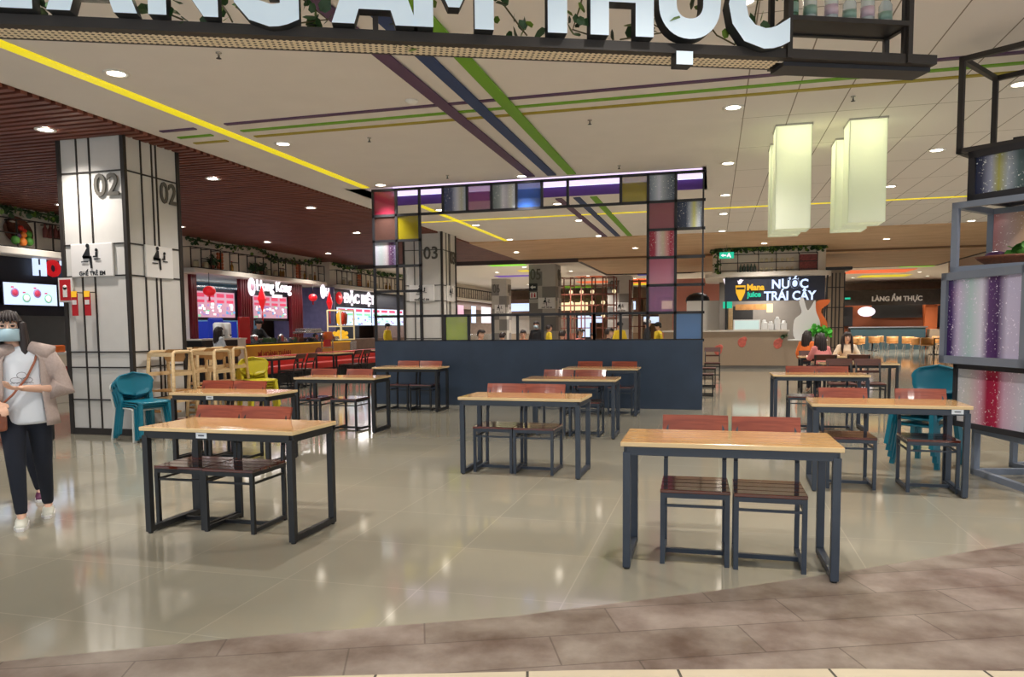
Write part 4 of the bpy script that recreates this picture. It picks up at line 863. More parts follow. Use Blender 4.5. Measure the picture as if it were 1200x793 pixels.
o = thing('stall_sign', 'white lit letters on the end of the red column stall', 'sign', (-13.5, 24.35, 2.75)); MB().lathe([(.16, 0), (.16, .04), (.001, .04)], seg=18, T=Matrix.Rotation(pi/2, 4, 'Y') @ Matrix.Diagonal((1.6, 1, 1, 1))).build('round_logo', 'g_white', o); text('H', 'lettering', .4, 'g_white', o, TR(0, .35, -.15, pi/2), ext=.02, off=.02)
def lantern(x, y, z, r, lb):
    t = thing('red_lantern', lb, 'lantern', (x, y, z), 0, 'red paper lanterns'); MB().ball((0, 0, 0), (r, r, r*.85)).build('paper_globe', 'red_emit', t); MB().lathe([(.01, r*.8), (.01, 2.98-z)], seg=6).build('cord', 'black', t); MB().lathe([(.02, -r*.8), (.03, -r*1.6)], seg=8).build('tassel', 'red', t)
lantern(-13.4, 17.95, 2.48, .17, 'red round lantern nearest to pillar 02'); lantern(-13.4, 23.5, 2.5, .15, 'red lantern hung on the last slatted column')
dm = thing('diamond_ornament', 'big red diamond ornament under the script sign', 'ornament', (-13.4, 20.45, 2.35), 0, 'red diamond ornaments'); MB().add([(0, 0, .42), (0, .24, 0), (0, 0, -.42), (0, -.24, 0), (.1, 0, 0), (-.04, 0, 0)], [(0, 3, 4), (3, 2, 4), (2, 1, 4), (1, 0, 4), (3, 0, 5), (2, 3, 5), (1, 2, 5), (0, 1, 5)]).build('diamond_body', 'red_emit', dm); MB().lathe([(.015, -.42), (.03, -.75)], seg=8).build('tassel', 'red', dm)
dup(dm, (-13.2, 24.3, 2.35), 0, 'red diamond ornament hanging off the end of the stall', 'red diamond ornaments')
ct = thing('stall_counter', 'yellow-orange printed counter with lit edge and red base', 'counter', (-12.6, 21.4, 0))
MB().box(-.6, 0, -3.3, 3.2, .08, .96).build('front_panel', 'counter_orange', ct); MB().box(-.62, .015, -3.32, 3.25, .95, .98).build('lit_edge', 'g_amber', ct); MB().box(-.7, .02, -3.35, 3.25, .98, 1.02).build('worktop', 'black', ct)
mb = MB(); Pp = [(-3.3, .08), (-3.3, .5), (-2.9, .42), (-2.2, .5), (-1.5, .36), (-.6, .34), (.1, .3), (.6, .3), (1.1, .26), (1.6, .34), (2.2, .22), (2.8, .3), (3.2, .28), (3.2, .08)]
mb.prism([(y, z) for y, z in Pp], 0, .006, 0, TR(0.006, 0, 0) @ Matrix(((0, 0, 1, 0), (1, 0, 0, 0), (0, 1, 0, 0), (0, 0, 0, 1)))); mb.build('red_print', 'counter_red', ct)
mb = MB(); mb.lathe([(.26, 0), (.26, .006), (.001, .006)], seg=22, T=TR(.01, .95, .55) @ Matrix.Rotation(pi/2, 4, 'Y')); mb.build('round_print', mat('dish_print', rgb(110, 50, 36), .5, noise=.5, nscale=14), ct)
text('MÌ HOÀNH THÁNH', 'printed_lettering', .22, 'counter_red', ct, TR(.006, -1.6, .62, pi/2), ext=.004, off=.004, xs=.9)
MB().box(-.55, .01, 3.2, 3.7, .08, .95).build('end_cabinet', 'metal', ct)
# bench
bn = thing('bench', 'long red vinyl bench running along the yellow counter', 'bench', (-11.1, 20.6, 0)); MB().box(-.22, .22, -4.0, 4.2, .28, .46).build('seat', 'bench_red', bn, bevel=.03); MB().box(-.3, -.2, -4.0, 4.2, .3, .72).build('backrest', 'bench_red', bn, bevel=.03); MB().box(-.2, .15, -3.95, 4.15, 0, .28).build('plinth', 'black', bn)
# wares on the counter
random.seed(9)
for i in range(16):
    y = 19.2+i*.3; z = 1.02
    k_ = random.choice((0, 1, 2)); r = random.uniform(.08, .15)
    if k_ == 0: mb = MB().lathe([(r*.6, 0), (r, .1), (r*1.05, .13), (r*.9, .12), (r*.5, .03), (.001, .03)], seg=12); nm, m = 'serving_bowl', 'metal'
    elif k_ == 1: mb = MB().lathe([(r, 0), (r, .2), (r*1.05, .2), (r*.3, .25), (.001, .26)], seg=12); nm, m = 'cooking_pot', 'metal'
    else: mb = MB().box(-r, r, -r, r, 0, .1).box(-r*.9, r*.9, -r*.9, r*.9, .1, .14); nm, m = 'food_tray', random.choice(['metal', 'basket', 'leaf'])
    tag(mb.build(nm, m, None, (-12.85+random.uniform(-.1, .1), y, z), bevel=.008), '%s on the yellow counter, item %d from the cashier' % (nm.replace('_', ' '), i+1), nm.split('_')[1], 'wares on the yellow counter')
tag(MB().box(-.25, .25, -.6, .6, 0, .06).box(-.2, .2, -.5, .5, .06, .16).build('steamer_rack', 'metal', None, (-12.9, 22.3, 1.28), bevel=.02), 'long steel steamer lid lying above the counter wares', 'steamer')
tag(MB().box(-.1, .1, -.18, .18, 0, .3).build('paper_box', 'orange_pl', None, (-12.8, 23.35, 1.02), bevel=.01), 'orange box on the yellow counter beside the display case', 'box')
dc = thing('display_case', 'lit glass display case with hanging food at the counter end', 'display case', (-12.75, 24.25, 1.02)); mb = MB(); 
for x in (-.25, .25):
    for y in (-.5, .5): mb.cbox((x, y, .52), (.04, .04, 1.04))
for z in (.02, .48, 1.04):
    for x in (-.25, .25): mb.box(x-.02, x+.02, -.5, .5, z-.02, z+.02)
    for y in (-.5, .5): mb.box(-.25, .25, y-.02, y+.02, z-.02, z+.02)
mb.build('case_frame', mat('cream_lit_frame', rgb(230, 216, 170), .4, emis=.35), dc)
for i, (y, m) in enumerate(((-.15, 'g_amber'), (.15, 'tomato'), (.32, 'leather'))): MB().lathe([(.01, 1.0), (.09, .9), (.07, .6), (.01, .52)], seg=10, c=(0, y, 0)).build('hanging_food', m, dc)
mb = MB(); [mb.ball((random.uniform(-.15, .15), random.uniform(-.4, .4), random.uniform(.05, .3)), .07, seg=8) for _ in range(22)]; mb.build('food_heap', 'g_amber', dc)
pd = thing('service_counter', 'black service counter with two drinks tanks beside pillar 02', 'counter', (-12.4, 17.2, 0)); MB().box(-.5, 0, -.95, .85, 0, 1.15).build('cabinet', 'black', pd); MB().box(-.55, .03, -1, .9, 1.15, 1.19).build('worktop', 'ledge', pd); MB().box(-.5, .02, .5, .85, .3, 1.15).build('end_panel', 'fascia', pd)
for i, y in enumerate((17.2, 17.5)):
    q = thing('drinks_tank', 'white drinks tank on the black service counter, the one by the %s' % ['girl', 'red board'][i], 'drinks tank', (-12.6, y, 1.19), 0, 'white drinks tanks'); MB().lathe([(.13, 0), (.14, .03), (.14, .38), (.1, .42), (.001, .42)], seg=16).build('tank_body', 'white_pl', q); MB().lathe([(.02, .06), (.03, .1)], c=(.15, 0, 0), seg=6).build('tap', 'black', q)
tag(MB().box(-.05, .0, -.25, .25, 0, .75).build('notice_board', 'red', None, (-12.7, 18.5, 1.02), bevel=.01), 'plain red upright board beside the drinks tanks', 'board')
tag(MB().box(-.1, .0, -.3, .3, 0, 1.75).build('poster_panel', 'g_blue2', None, (-13.3, 18.1, .0), bevel=.05), 'blue arched panel behind the drinks tanks', 'panel')
bf = thing('menu_stand', 'small steel stand with red plate before the yellow counter', 'stand', (-11.8, 21.5, 0)); mb = MB(); [mb.cbox((0, y, .55), (.03, .03, 1.1)) for y in (-.35, .35)]; mb.box(-.015, .015, -.35, .35, .82, .85); mb.build('post', 'metal', bf); MB().box(-.02, .02, -.2, .2, .86, 1.08).build('plate', 'red', bf)
# third stall and the ones beyond
t = thing('food_stall', 'third stall with dark navy front and lit white signage', 'stall', (-14.1, 29.8, 0)); MB().box(-.15, 0, -3.6, 3.6, 2.3, 3.0).build('sign_board', 'dark_wall', t); MB().box(-2.6, -2.5, -3.6, 3.6, 0, 3).build('rear_wall', 'dark_wall', t); MB().box(-2.5, .1, -3.7, -3.6, 0, 3).build('side_wall', mat('violet_grey_wall', rgb(120, 110, 150), .5, noise=.15), t); MB().box(-.4, .1, -3.3, 3.5, 0, 1.0).build('counter', 'brown_wall', t); stall_fill(t, .6, 0, 2.9, 6, 90); stall_fill(t, -1.4, 0, 2.9, 6, 60)
menu(26.4, 29.4, 1.55, 2.25, 'green tinted menu screen of the third stall', 'blue', -14.05); menu(29.5, 32.8, 1.55, 2.25, 'farther menu screen of the third stall', 'blue', -14.05)
o = thing('stall_sign', 'white lit lettering with red roundel on the third stall', 'sign', (-14.0, 28, 2.45)); text('ĐẶC BIỆT', 'lettering', .5, 'g_white', o, TR(0, .3, 0, pi/2), ext=.02, off=.02, xs=1.25)
MB().lathe([(.24, 0), (.24, .04), (.001, .04)], seg=16, T=TR(0, -1.5, .15) @ Matrix.Rotation(pi/2, 4, 'Y')).build('round_logo', 'red_emit', o)
t = thing('food_stall', 'far stalls with blue-white lit openings seen through the screen', 'stall', (-14, 42, 0)); MB().box(-2.6, -2.5, -7, 7, 0, 3).build('rear_wall', 'brown_wall', t); MB().box(-.15, 0, -7, 7, 2.5, 3.0).build('sign_board', 'brown_wall', t); MB().box(-.4, .1, -7, 7, 0, 1.0).build('counter', 'metal', t); stall_fill(t, -1.4, 0, 2.9, 12, 350, (.9, .95, 1)); stall_fill(t, .6, 0, 2.9, 12, 200)
for i, (y, w_) in enumerate(((-4.6, 2.2), (-1, 1.0), (1.4, .8), (4, 2))): MB().box(0, .03, y-w_/2, y+w_/2, 1.7, 2.7).build('lit_sign', ['g_bluewhite', 'g_pink', 'g_bluewhite', 'g_white'][i], t)

# ================================================================== JUICE KIOSK
t = thing('juice_kiosk', 'round cornered juice kiosk with lit sign under the tan slats', 'kiosk', (1.7, 26.6, 0))
def rrect(x0, x1, y0, y1, r):
    o = []
    for cx, cy, a0 in ((x1-r, y1-r, 0), (x0+r, y1-r, pi/2), (x0+r, y0+r, pi), (x1-r, y0+r, 3*pi/2)):
        for i in range(6): a = a0+pi/2*i/5; o.append((cx+r*math.cos(a), cy+r*math.sin(a)))
    return o
MB().prism(rrect(-1.75, 1.85, -.3, 3.4, .5), 3.15, 3.98).build('bulkhead', 'fascia', t)
MB().prism(rrect(-2.0, 2.0, -.6, 3.6, .6), 3.0, 3.15).build('ledge', 'ledge', t)
mb = MB()
for z in (3.2, 3.45, 3.72): mb.box(-1.5, 1.5, -.58, -.55, z-.012, z+.012)
for i, x in enumerate((-1.5, -.95, -.3, .95, 1.5, .25)): mb.box(x-.012, x+.012, -.58, -.55, 3.15, 3.72); mb.box(x-.01, x+.01, -.56, -.3, 3.71, 3.73); mb.box(x-.008, x+.008, -.31, -.3, 3.72, 3.98)
mb.build('shelf_rack', 'brownblack', t)
MB().box(-1.35, 1.75, -.5, -.42, 2.2, 2.98).build('sign_board', mat('dark_slate_board', rgb(40, 44, 60), .5), t)
MB().bar((-1.38, -.45, 2.95), (-1.15, -.45, 2.25), .06).build('light_tube', 'g_white', t)
for x in (-1.3, 1.75): MB().bar((x, -.3, 1.25), (x-.1*(x < 0)+.1, -.3, 3.0), .05).build('post', 'black', t)
MB().box(-1.5, 1.8, 2.6, 2.7, 0, 3.0).build('rear_wall', 'panel_grey', t); MB().box(-1.2, -.3, 2.5, 2.6, 1.3, 2.1).build('menu_board', 'black', t)
MB().box(-.95, .1, 1.5, 1.55, 1.95, 2.15).build('canopy', 'plywood', t); stall_fill(t, .1, 1.2, 2.9, 1.6, 120, (1, .9, .78)); MB().box(-1.2, -1.05, .9, 1.0, 1.25, 2.1).build('shelf_post', 'birch', t); MB().box(-1.4, -1.1, -.2, -.1, 1.98, 2.2).build('green_lightbox', 'g_teal', t); MB().box(.1, .3, 1.3, 1.4, 1.85, 2.15).build('small_lightbox', 'g_warm', t)
text('NƯỚC', 'lettering', .40, 'g_bluewhite', t, TR(.68, -.53, 2.6), ext=.02, off=.012, xs=.95)
text('TRÁI CÂY', 'lettering', .40, 'g_bluewhite', t, TR(.68, -.53, 2.22), ext=.02, off=.012, xs=.9)
text('Mana', 'lettering', .27, 'g_amber', t, TR(-.38, -.53, 2.56), ext=.015, off=.012, xs=.95)
text('juice', 'lettering', .24, 'g_teal', t, TR(-.42, -.53, 2.34), ext=.015, off=.01, xs=.95)
mb = MB(); mb.prism([(-.16, .2), (.16, .2), (.14, -.05), (.03, -.3), (-.03, -.3), (-.14, -.05)], 0, .03, 0, TR(-.85, -.5, 2.52) @ Matrix.Rotation(pi/2, 4, 'X')); mb.build('fruit_logo', 'g_amber', t)
MB().cbox((-.85, -.54, 2.62), (.26, .02, .07)).build('logo_band', 'black', t)
mb = MB(); leafcluster(mb, [(-.9, -.53, 2.8), (-.8, -.53, 2.85)], 8, .14, (0,), .02); mb.build('logo_leaf', 'g_white', t)
random.seed(31)
garland([(-.1, 26.15, 3.9), (.7, 26.1, 3.95), (1.7, 26.05, 3.93), (2.6, 26.1, 3.97), (3.5, 26.3, 3.95)], 'leaf garland along the top of the juice kiosk', 420, .12, .05)
garland([(.12, 26.05, 3.9), (.1, 26.0, 3.4), (.12, 26.0, 3.2)], 'leaf strand hanging down the corner of the juice kiosk', 70, .1, .04)
for i in range(5): tag(MB().lathe([(.04, 0), (.045, .15), (.015, .22), (.015, .27)], seg=8).build('bottle', mat('grey_green_glass', rgb(70, 84, 72), .2), None, (.85+i*.11, 26.15, 3.16)), 'dark bottle on the kiosk shelf, %s of five' % ordn[i], 'bottle', 'bottles on the kiosk shelf')
for i in range(7):
    for j, z in enumerate((3.16, 3.46)): tag(MB().lathe([(.045, 0), (.05, .1), (.03, .13)], seg=8).build('jar', mat('cream_jar', rgb(220, 206, 170), .3), None, (1.5+i*.16, 26.15, z)), 'small cream jar on the %s kiosk shelf, %s in its row' % (['lower', 'upper'][j], ordn[i]), 'jar', 'jars on the kiosk shelf')
tag(MB().box(-.28, .28, -.02, .02, 0, .5).build('red_bundle', mat('dull_red_print', rgb(130, 60, 56), .6, noise=.4, nscale=20), None, (2.95, 26.18, 3.18)), 'red patterned bundle on the kiosk shelf', 'bundle')
ct = thing('kiosk_counter', 'taupe speckled juice counter with fruit pictures', 'counter', (0, 25.6, 0)); MB().box(-1.6, 2.3, 0, .6, .1, 1.2).build('front_panel', 'stone', ct); MB().box(-1.65, 2.35, -.04, .65, 1.2, 1.25).build('worktop', 'ledge', ct); MB().box(-1.6, 2.3, .03, .6, 0, .1).build('plinth', 'panel_grey', ct); MB().box(2.3, 3.5, 0, .6, 0, .9).build('low_counter', 'stone', ct); MB().box(2.3, 3.5, -.04, .65, .9, .94).build('low_worktop', 'white_pl', ct)
for x, z, m in ((.9, .85, 'salmon_wall'), (2.0, .8, 'salmon_wall'), (.15, .6, 'salmon_wall')):
    f = MB(); f.ball((x, -.004, z), (.13, .006, .16)); f.ball((x+.07, -.004, z+.1), (.09, .006, .09)); f = f.build('fruit_print', mat('coral_print', rgb(206, 104, 90), .6, noise=.3, nscale=9), ct)
mb = MB(); leafcluster(mb, [(2.1, -.03, 1.02), (2.25, -.03, 1.05)], 14, .12, (0,), .03); mb.build('leaf_print', 'leaf', ct)
q = thing('till_screen', 'pale cyan screen on the juice counter', 'screen', (1.05, 25.8, 1.25)); MB().box(-.42, .42, -.02, .02, 0, .34).build('panel', 'white_pl', q); MB().box(-.38, .38, -.025, -.02, .03, .31).build('lit_face', mat('pale_cyan', rgb(200, 225, 225), .4, emis=.35), q)
for i, (x, h) in enumerate(((1.6, .25), (1.8, .2), (2.0, .34), (2.2, .22))): tag(MB().box(-.09, .09, -.1, .1, 0, h).lathe([(.07, h), (.05, h+.08)], seg=8).build('juicer', 'white_pl', None, (x, 25.9, 1.25), bevel=.015), 'white kitchen appliance on the juice counter, %s after the screen' % ordn[i], 'juicer', 'white appliances on the juice counter')
q = thing('promotional_cutout', 'white and orange shaped display board standing on the juice counter', 'display board', (3.0, 25.75, .94))
def blob(pts): 
    n = len(pts); o = []
    for i in range(n):
        p0, p1, p2, p3 = [Vector(pts[(i+k_) % n]) for k_ in (-1, 0, 1, 2)]
        for s_ in range(4):
            t_ = s_/4; o.append(tuple(.5*((2*p1)+(p2-p0)*t_+(2*p0-5*p1+4*p2-p3)*t_*t_+(3*p1-p0-3*p2+p3)*t_**3)))
    return o
MB().prism(blob([(-.45, 0), (.2, 0), (.28, .5), (.15, .9), (.12, 1.25), (-.02, 1.0), (-.12, .95), (-.25, 1.35), (-.36, 1.2), (-.28, .85), (-.5, .6)]), 0, .03, 0, Matrix.Rotation(pi/2, 4, 'X')).build('white_shape', 'white_pl', q)
MB().prism(blob([(.1, 0), (.4, 0), (.5, .5), (.3, .9), (.5, 1.1), (.55, 1.25), (.2, 1.22), (.08, .9), (.2, .5)]), 0, .03, 0, TR(0, .05, 0) @ Matrix.Rotation(pi/2, 4, 'X')).build('orange_shape', 'orange_pl', q)
mb = MB(); mb.box(-.1, .1, -.05, .05, 0, .2); leafcluster(mb, [(-.2, 0, .25), (.2, 0, .25)], 90, .16, (1,), .08)
tag(mb.build('potted_plant', ['white_pl', mat('fresh_green', rgb(80, 190, 60), .5)], None, (3.3, 25.6, .0+.94)), 'bright green plants in white pot on the low counter', 'plant')
q = thing('exit_sign', 'green lit exit sign hung beside the juice kiosk', 'sign', (.38, 25.0, 3.62)); MB().box(-.22, .22, -.02, .02, -.1, .1).build('panel', 'g_teal', q); mb = MB(); mb.prism([(-.18, 0), (-.1, .05), (-.1, .02), (-.02, .02), (-.02, -.02), (-.1, -.02), (-.1, -.05)], 0, .005, 0, TR(0, -.021, 0) @ Matrix.Rotation(pi/2, 4, 'X')); mb.ball((.07, -.022, .055), .02, seg=8); mb.prism([(.04, .04), (.1, .03), (.14, -.07), (.1, -.07), (.07, -.02), (.02, -.06), (0, -.03)], 0, .005, 0, TR(0, -.021, 0) @ Matrix.Rotation(pi/2, 4, 'X')); mb.build('running_symbol', 'g_white', q)
MB().box(-.005, .005, -.005, .005, .1, .36).build('hanging_rod', 'metal', q)
# salmon wall with white cabinet between screen and kiosk
mb = MB(); mb.box(-1.7, 1.4, 33, 33.2, 0, 3.4); o = mb.build('wall_salmon', 'salmon_wall'); o['kind'] = 'structure'
q = thing('white_cabinet', 'white cabinet with black domed top against the salmon wall', 'cabinet', (-.35, 30, 0)); MB().box(-.65, .65, -.3, .3, 0, 2.35).build('body', 'white_pl', q); MB().ball((-.25, 0, 2.38), (.45, .28, .3)).build('domed_top', 'black', q)
# slim pillar by the kiosk
q = thing('pillar', 'slim black lined pillar beside the white and orange board', 'pillar', (4.12, 28.8, 0), 0, None, 'thing'); MB().box(-.28, .28, -.3, .3, 0, 3.3).build('core', mat('taupe_panel', rgb(150, 132, 110), .5), q)
mb = MB(); [mb.cbox((x, -.3, 1.6), (.04, .03, 3.2)) for x in (-.28, -.12, .0, .12, .28)]; [mb.cbox((0, -.3, z), (.56, .03, .03)) for z in (.6, 1.3, 2.0, 2.7)]; mb.build('panel_trim', 'brownblack', q); MB().box(-.6, .5, -.45, .45, 3.3, 3.4).build('cap', 'black', q)

# ================================================================== FAR FOOD HALL
t = thing('food_hall_front', 'far orange-brown food hall front with pale letters reading LÀNG ẨM THỰC', 'shopfront', (10, 46, 0))
MB().box(-3.6, 4.5, 0, .3, 2.45, 3.3).build('dark_header', mat('dark_umber_header', rgb(48, 40, 38), .6, noise=.3), t); MB().box(-3.6, 4.5, 1.0, 1.1, 0, 3).build('rear_wall', mat('orange_brown_wall', rgb(140, 74, 42), .6), t)
MB().box(-1.3, 1.3, .8, .9, 1.75, 2.5).build('menu_panel', 'black', t); MB().box(-3.5, -2.3, .8, .9, 1.3, 2.4).build('menu_panel', 'black', t); MB().box(1.3, 1.9, .2, .5, 0, 2.6).build('pier', mat('orange_pier', rgb(186, 98, 52), .5), t); MB().box(2.1, 4.4, .8, .9, 1.2, 2.4).build('menu_panel', 'dark_wall', t)
MB().box(-2.6, 1.2, -.4, .4, 0, 1.2).build('counter', mat('teal_grey_counter', rgb(60, 84, 92), .4), t); MB().box(1.4, 3.6, -.4, .4, 0, 1.1).build('counter', 'stone', t); MB().box(-2.7, 1.3, -.45, .45, 1.2, 1.26).build('worktop', 'metal', t)
text('LÀNG ẨM THỰC', 'lettering', .36, mat('pale_letter', rgb(190, 184, 178), .5, emis=.2), t, TR(-.2, -.03, 2.68), ext=.02, off=.012, xs=.95)
mb = MB(); mb.lathe([(.45, 0), (.45, .06), (.001, .06)], seg=24, T=TR(-1.75, -.1, 2.1) @ Matrix.Rotation(pi/2, 4, 'X') @ Matrix.Diagonal((1, .62, 1, 1))); mb.build('lit_oval', 'g_white', t)
MB().box(-3.55, -3.1, -.1, 0, 2.0, 2.6).build('pink_lightbox', 'g_pink', t); MB().cbox((-2.75, -.1, 2.85), (.3, .05, .1)).build('blue_light', 'g_teal', t); MB().cbox((2.9, -.1, 2.2), (.7, .06, .25)).build('yellow_lightbox', 'g_amber', t)
lt_ = bpy.data.lights.new('lamp', 'AREA'); lt_.shape = 'RECTANGLE'; lt_.size = 5; lt_.size_y = .4; lt_.energy = 60; lt_.color = (1, .8, .55); lo = bpy.data.objects.new('lamp', lt_); C.objects.link(lo); lo.parent = t; lo.location = (0, .6, 3.0)
def shell_chair():
    t = thing('shell_chair', 'x', 'chair'); b = MB()
    def f(u, v):
        a = (u-.5)*pi*1.1; r = .26; return (r*math.sin(a), .05+r*math.cos(a)*.9-.1, .45+v*.33)
    b.grid(10, 3, f); b.build('backrest', 'tan_chair', t, solid=.02); MB().lathe([(.25, .43), (.26, .46), (.001, .46)], seg=16).build('seat', 'tan_chair', t)
    for sx in (-1, 1):
        for sy in (-1, 1): MB().bar((sx*.15, sy*.15, .44), (sx*.22, sy*.22, 0), .025).build('leg', 'metal', t)
    return t
shc = None; i = 0
for x, y, a in ((7.0, 40.5, pi), (7.0, 42, 0), (8.0, 42.2, pi), (8.7, 41.5, pi), (9.3, 41, pi), (9.1, 38.6, pi/2), (9.2, 37.2, 0), (10.2, 38.5, -pi/2), (10.4, 37.4, -pi/2), (7.6, 44, pi/2), (8.6, 44, -pi/2), (10.9, 42, pi), (6.6, 39, pi/2)):
    lb = 'tan shell chair in the far food hall, %s from the kiosk side' % (ordn[i % 8] + (', second file' if i > 7 else '')); i += 1
    if shc is None: shc = shell_chair(); shc.location = (x, y, 0); shc.rotation_euler = (0, 0, a); shc['label'] = lb; shc['group'] = 'tan shell chairs'
    else: dup(shc, (x, y, 0), a, lb, 'tan shell chairs')
pt = thing('pedestal_table', 'dark square pedestal table among tan shell chairs', 'table', (9.7, 38, 0), 0, 'far pedestal tables'); MB().box(-.4, .4, -.4, .4, .72, .75).build('tabletop', 'brown_wall', pt); MB().lathe([(.25, 0), (.25, .02), (.04, .04), (.035, .72)], seg=12).build('pedestal', 'black', pt)
dup(pt, (8.1, 43.2, 0), 0, 'dark pedestal table close to the far counter', 'far pedestal tables'); dup(pt, (7.0, 41.3, 0), 0, 'dark pedestal table between two tan chairs near the kiosk', 'far pedestal tables')
# tall rust rack between pillars 05 and 07
q = thing('tall_open_rack', 'tall rust red steel lattice rack with ornaments between pillars 05 and 07', 'rack', (-5.6, 35, 0)); mb = MB()
for y in (-.5, .5):
    for i in range(6): mb.cbox((-1.3+i*.5, y, 1.85), (.05, .05, 3.7))
    for z in (.3, .8, 1.35, 1.8, 2.4, 2.9, 3.3, 3.68): mb.box(-1.3, 1.2, y-.02, y+.02, z-.02, z+.02)
for i in range(6):
    for z in (1.35, 2.4, 3.3, 3.68): mb.box(-1.32+i*.5, -1.28+i*.5, -.5, .5, z-.02, z+.02)
mb.build('lattice', 'rust', q)
q2 = thing('tall_open_rack', 'narrow rust red lattice rack beyond pillar 07', 'rack', (-3.1, 33, 0)); mb = MB()
for y in (-.3, .3):
    for x in (-.4, 0, .4): mb.cbox((x, y, 1.7), (.05, .05, 3.4))
    for z in (.8, 1.4, 2.0, 2.6, 3.35): mb.box(-.4, .4, y-.02, y+.02, z-.02, z+.02)
mb.build('lattice', 'rust', q2)
random.seed(4)
for i in range(9): tag(MB().lathe([(.04, 0), (.09, .06), (.08, .14), (.03, .18)], seg=10).build('glass_lantern', 'g_warm', None, (-6.6+(i % 5)*.5+.2, 34.6, [2.42, 2.92, 1.82][i // 4]), bevel=0), 'glowing vase shaped lamp in the rust red rack, %s by shelf order' % (ordn[i] if i < 8 else 'last'), 'lamp', 'lamps in the rust red rack')
q = thing('lit_showcase', 'blue-white lit showcase behind the rust red rack', 'showcase', (-6.2, 37, 0)); MB().box(-.4, .4, 0, .3, 0, 2.0).build('cabinet', 'black', q); MB().box(-.3, .3, -.02, 0, .9, 1.95).build('lit_pane', 'g_bluewhite', q)
q = thing('lit_sign_board', 'pair of small blue-white lit signs beside pillar 07', 'sign', (-4.9, 36.2, 0)); MB().box(-.9, -.3, 0, .1, 1.6, 1.9).build('lit_face', 'g_bluewhite', q); MB().box(1.7, 2.4, 0, .1, 1.55, 1.85).build('lit_face', 'g_bluewhite', q); mb = MB(); mb.box(-.9, 2.4, .03, .07, 1.9, 1.94); mb.cbox((-.6, .05, .8), (.05, .05, 1.6)); mb.cbox((2.0, .05, .8), (.05, .05, 1.6)); mb.build('support', 'black', q)

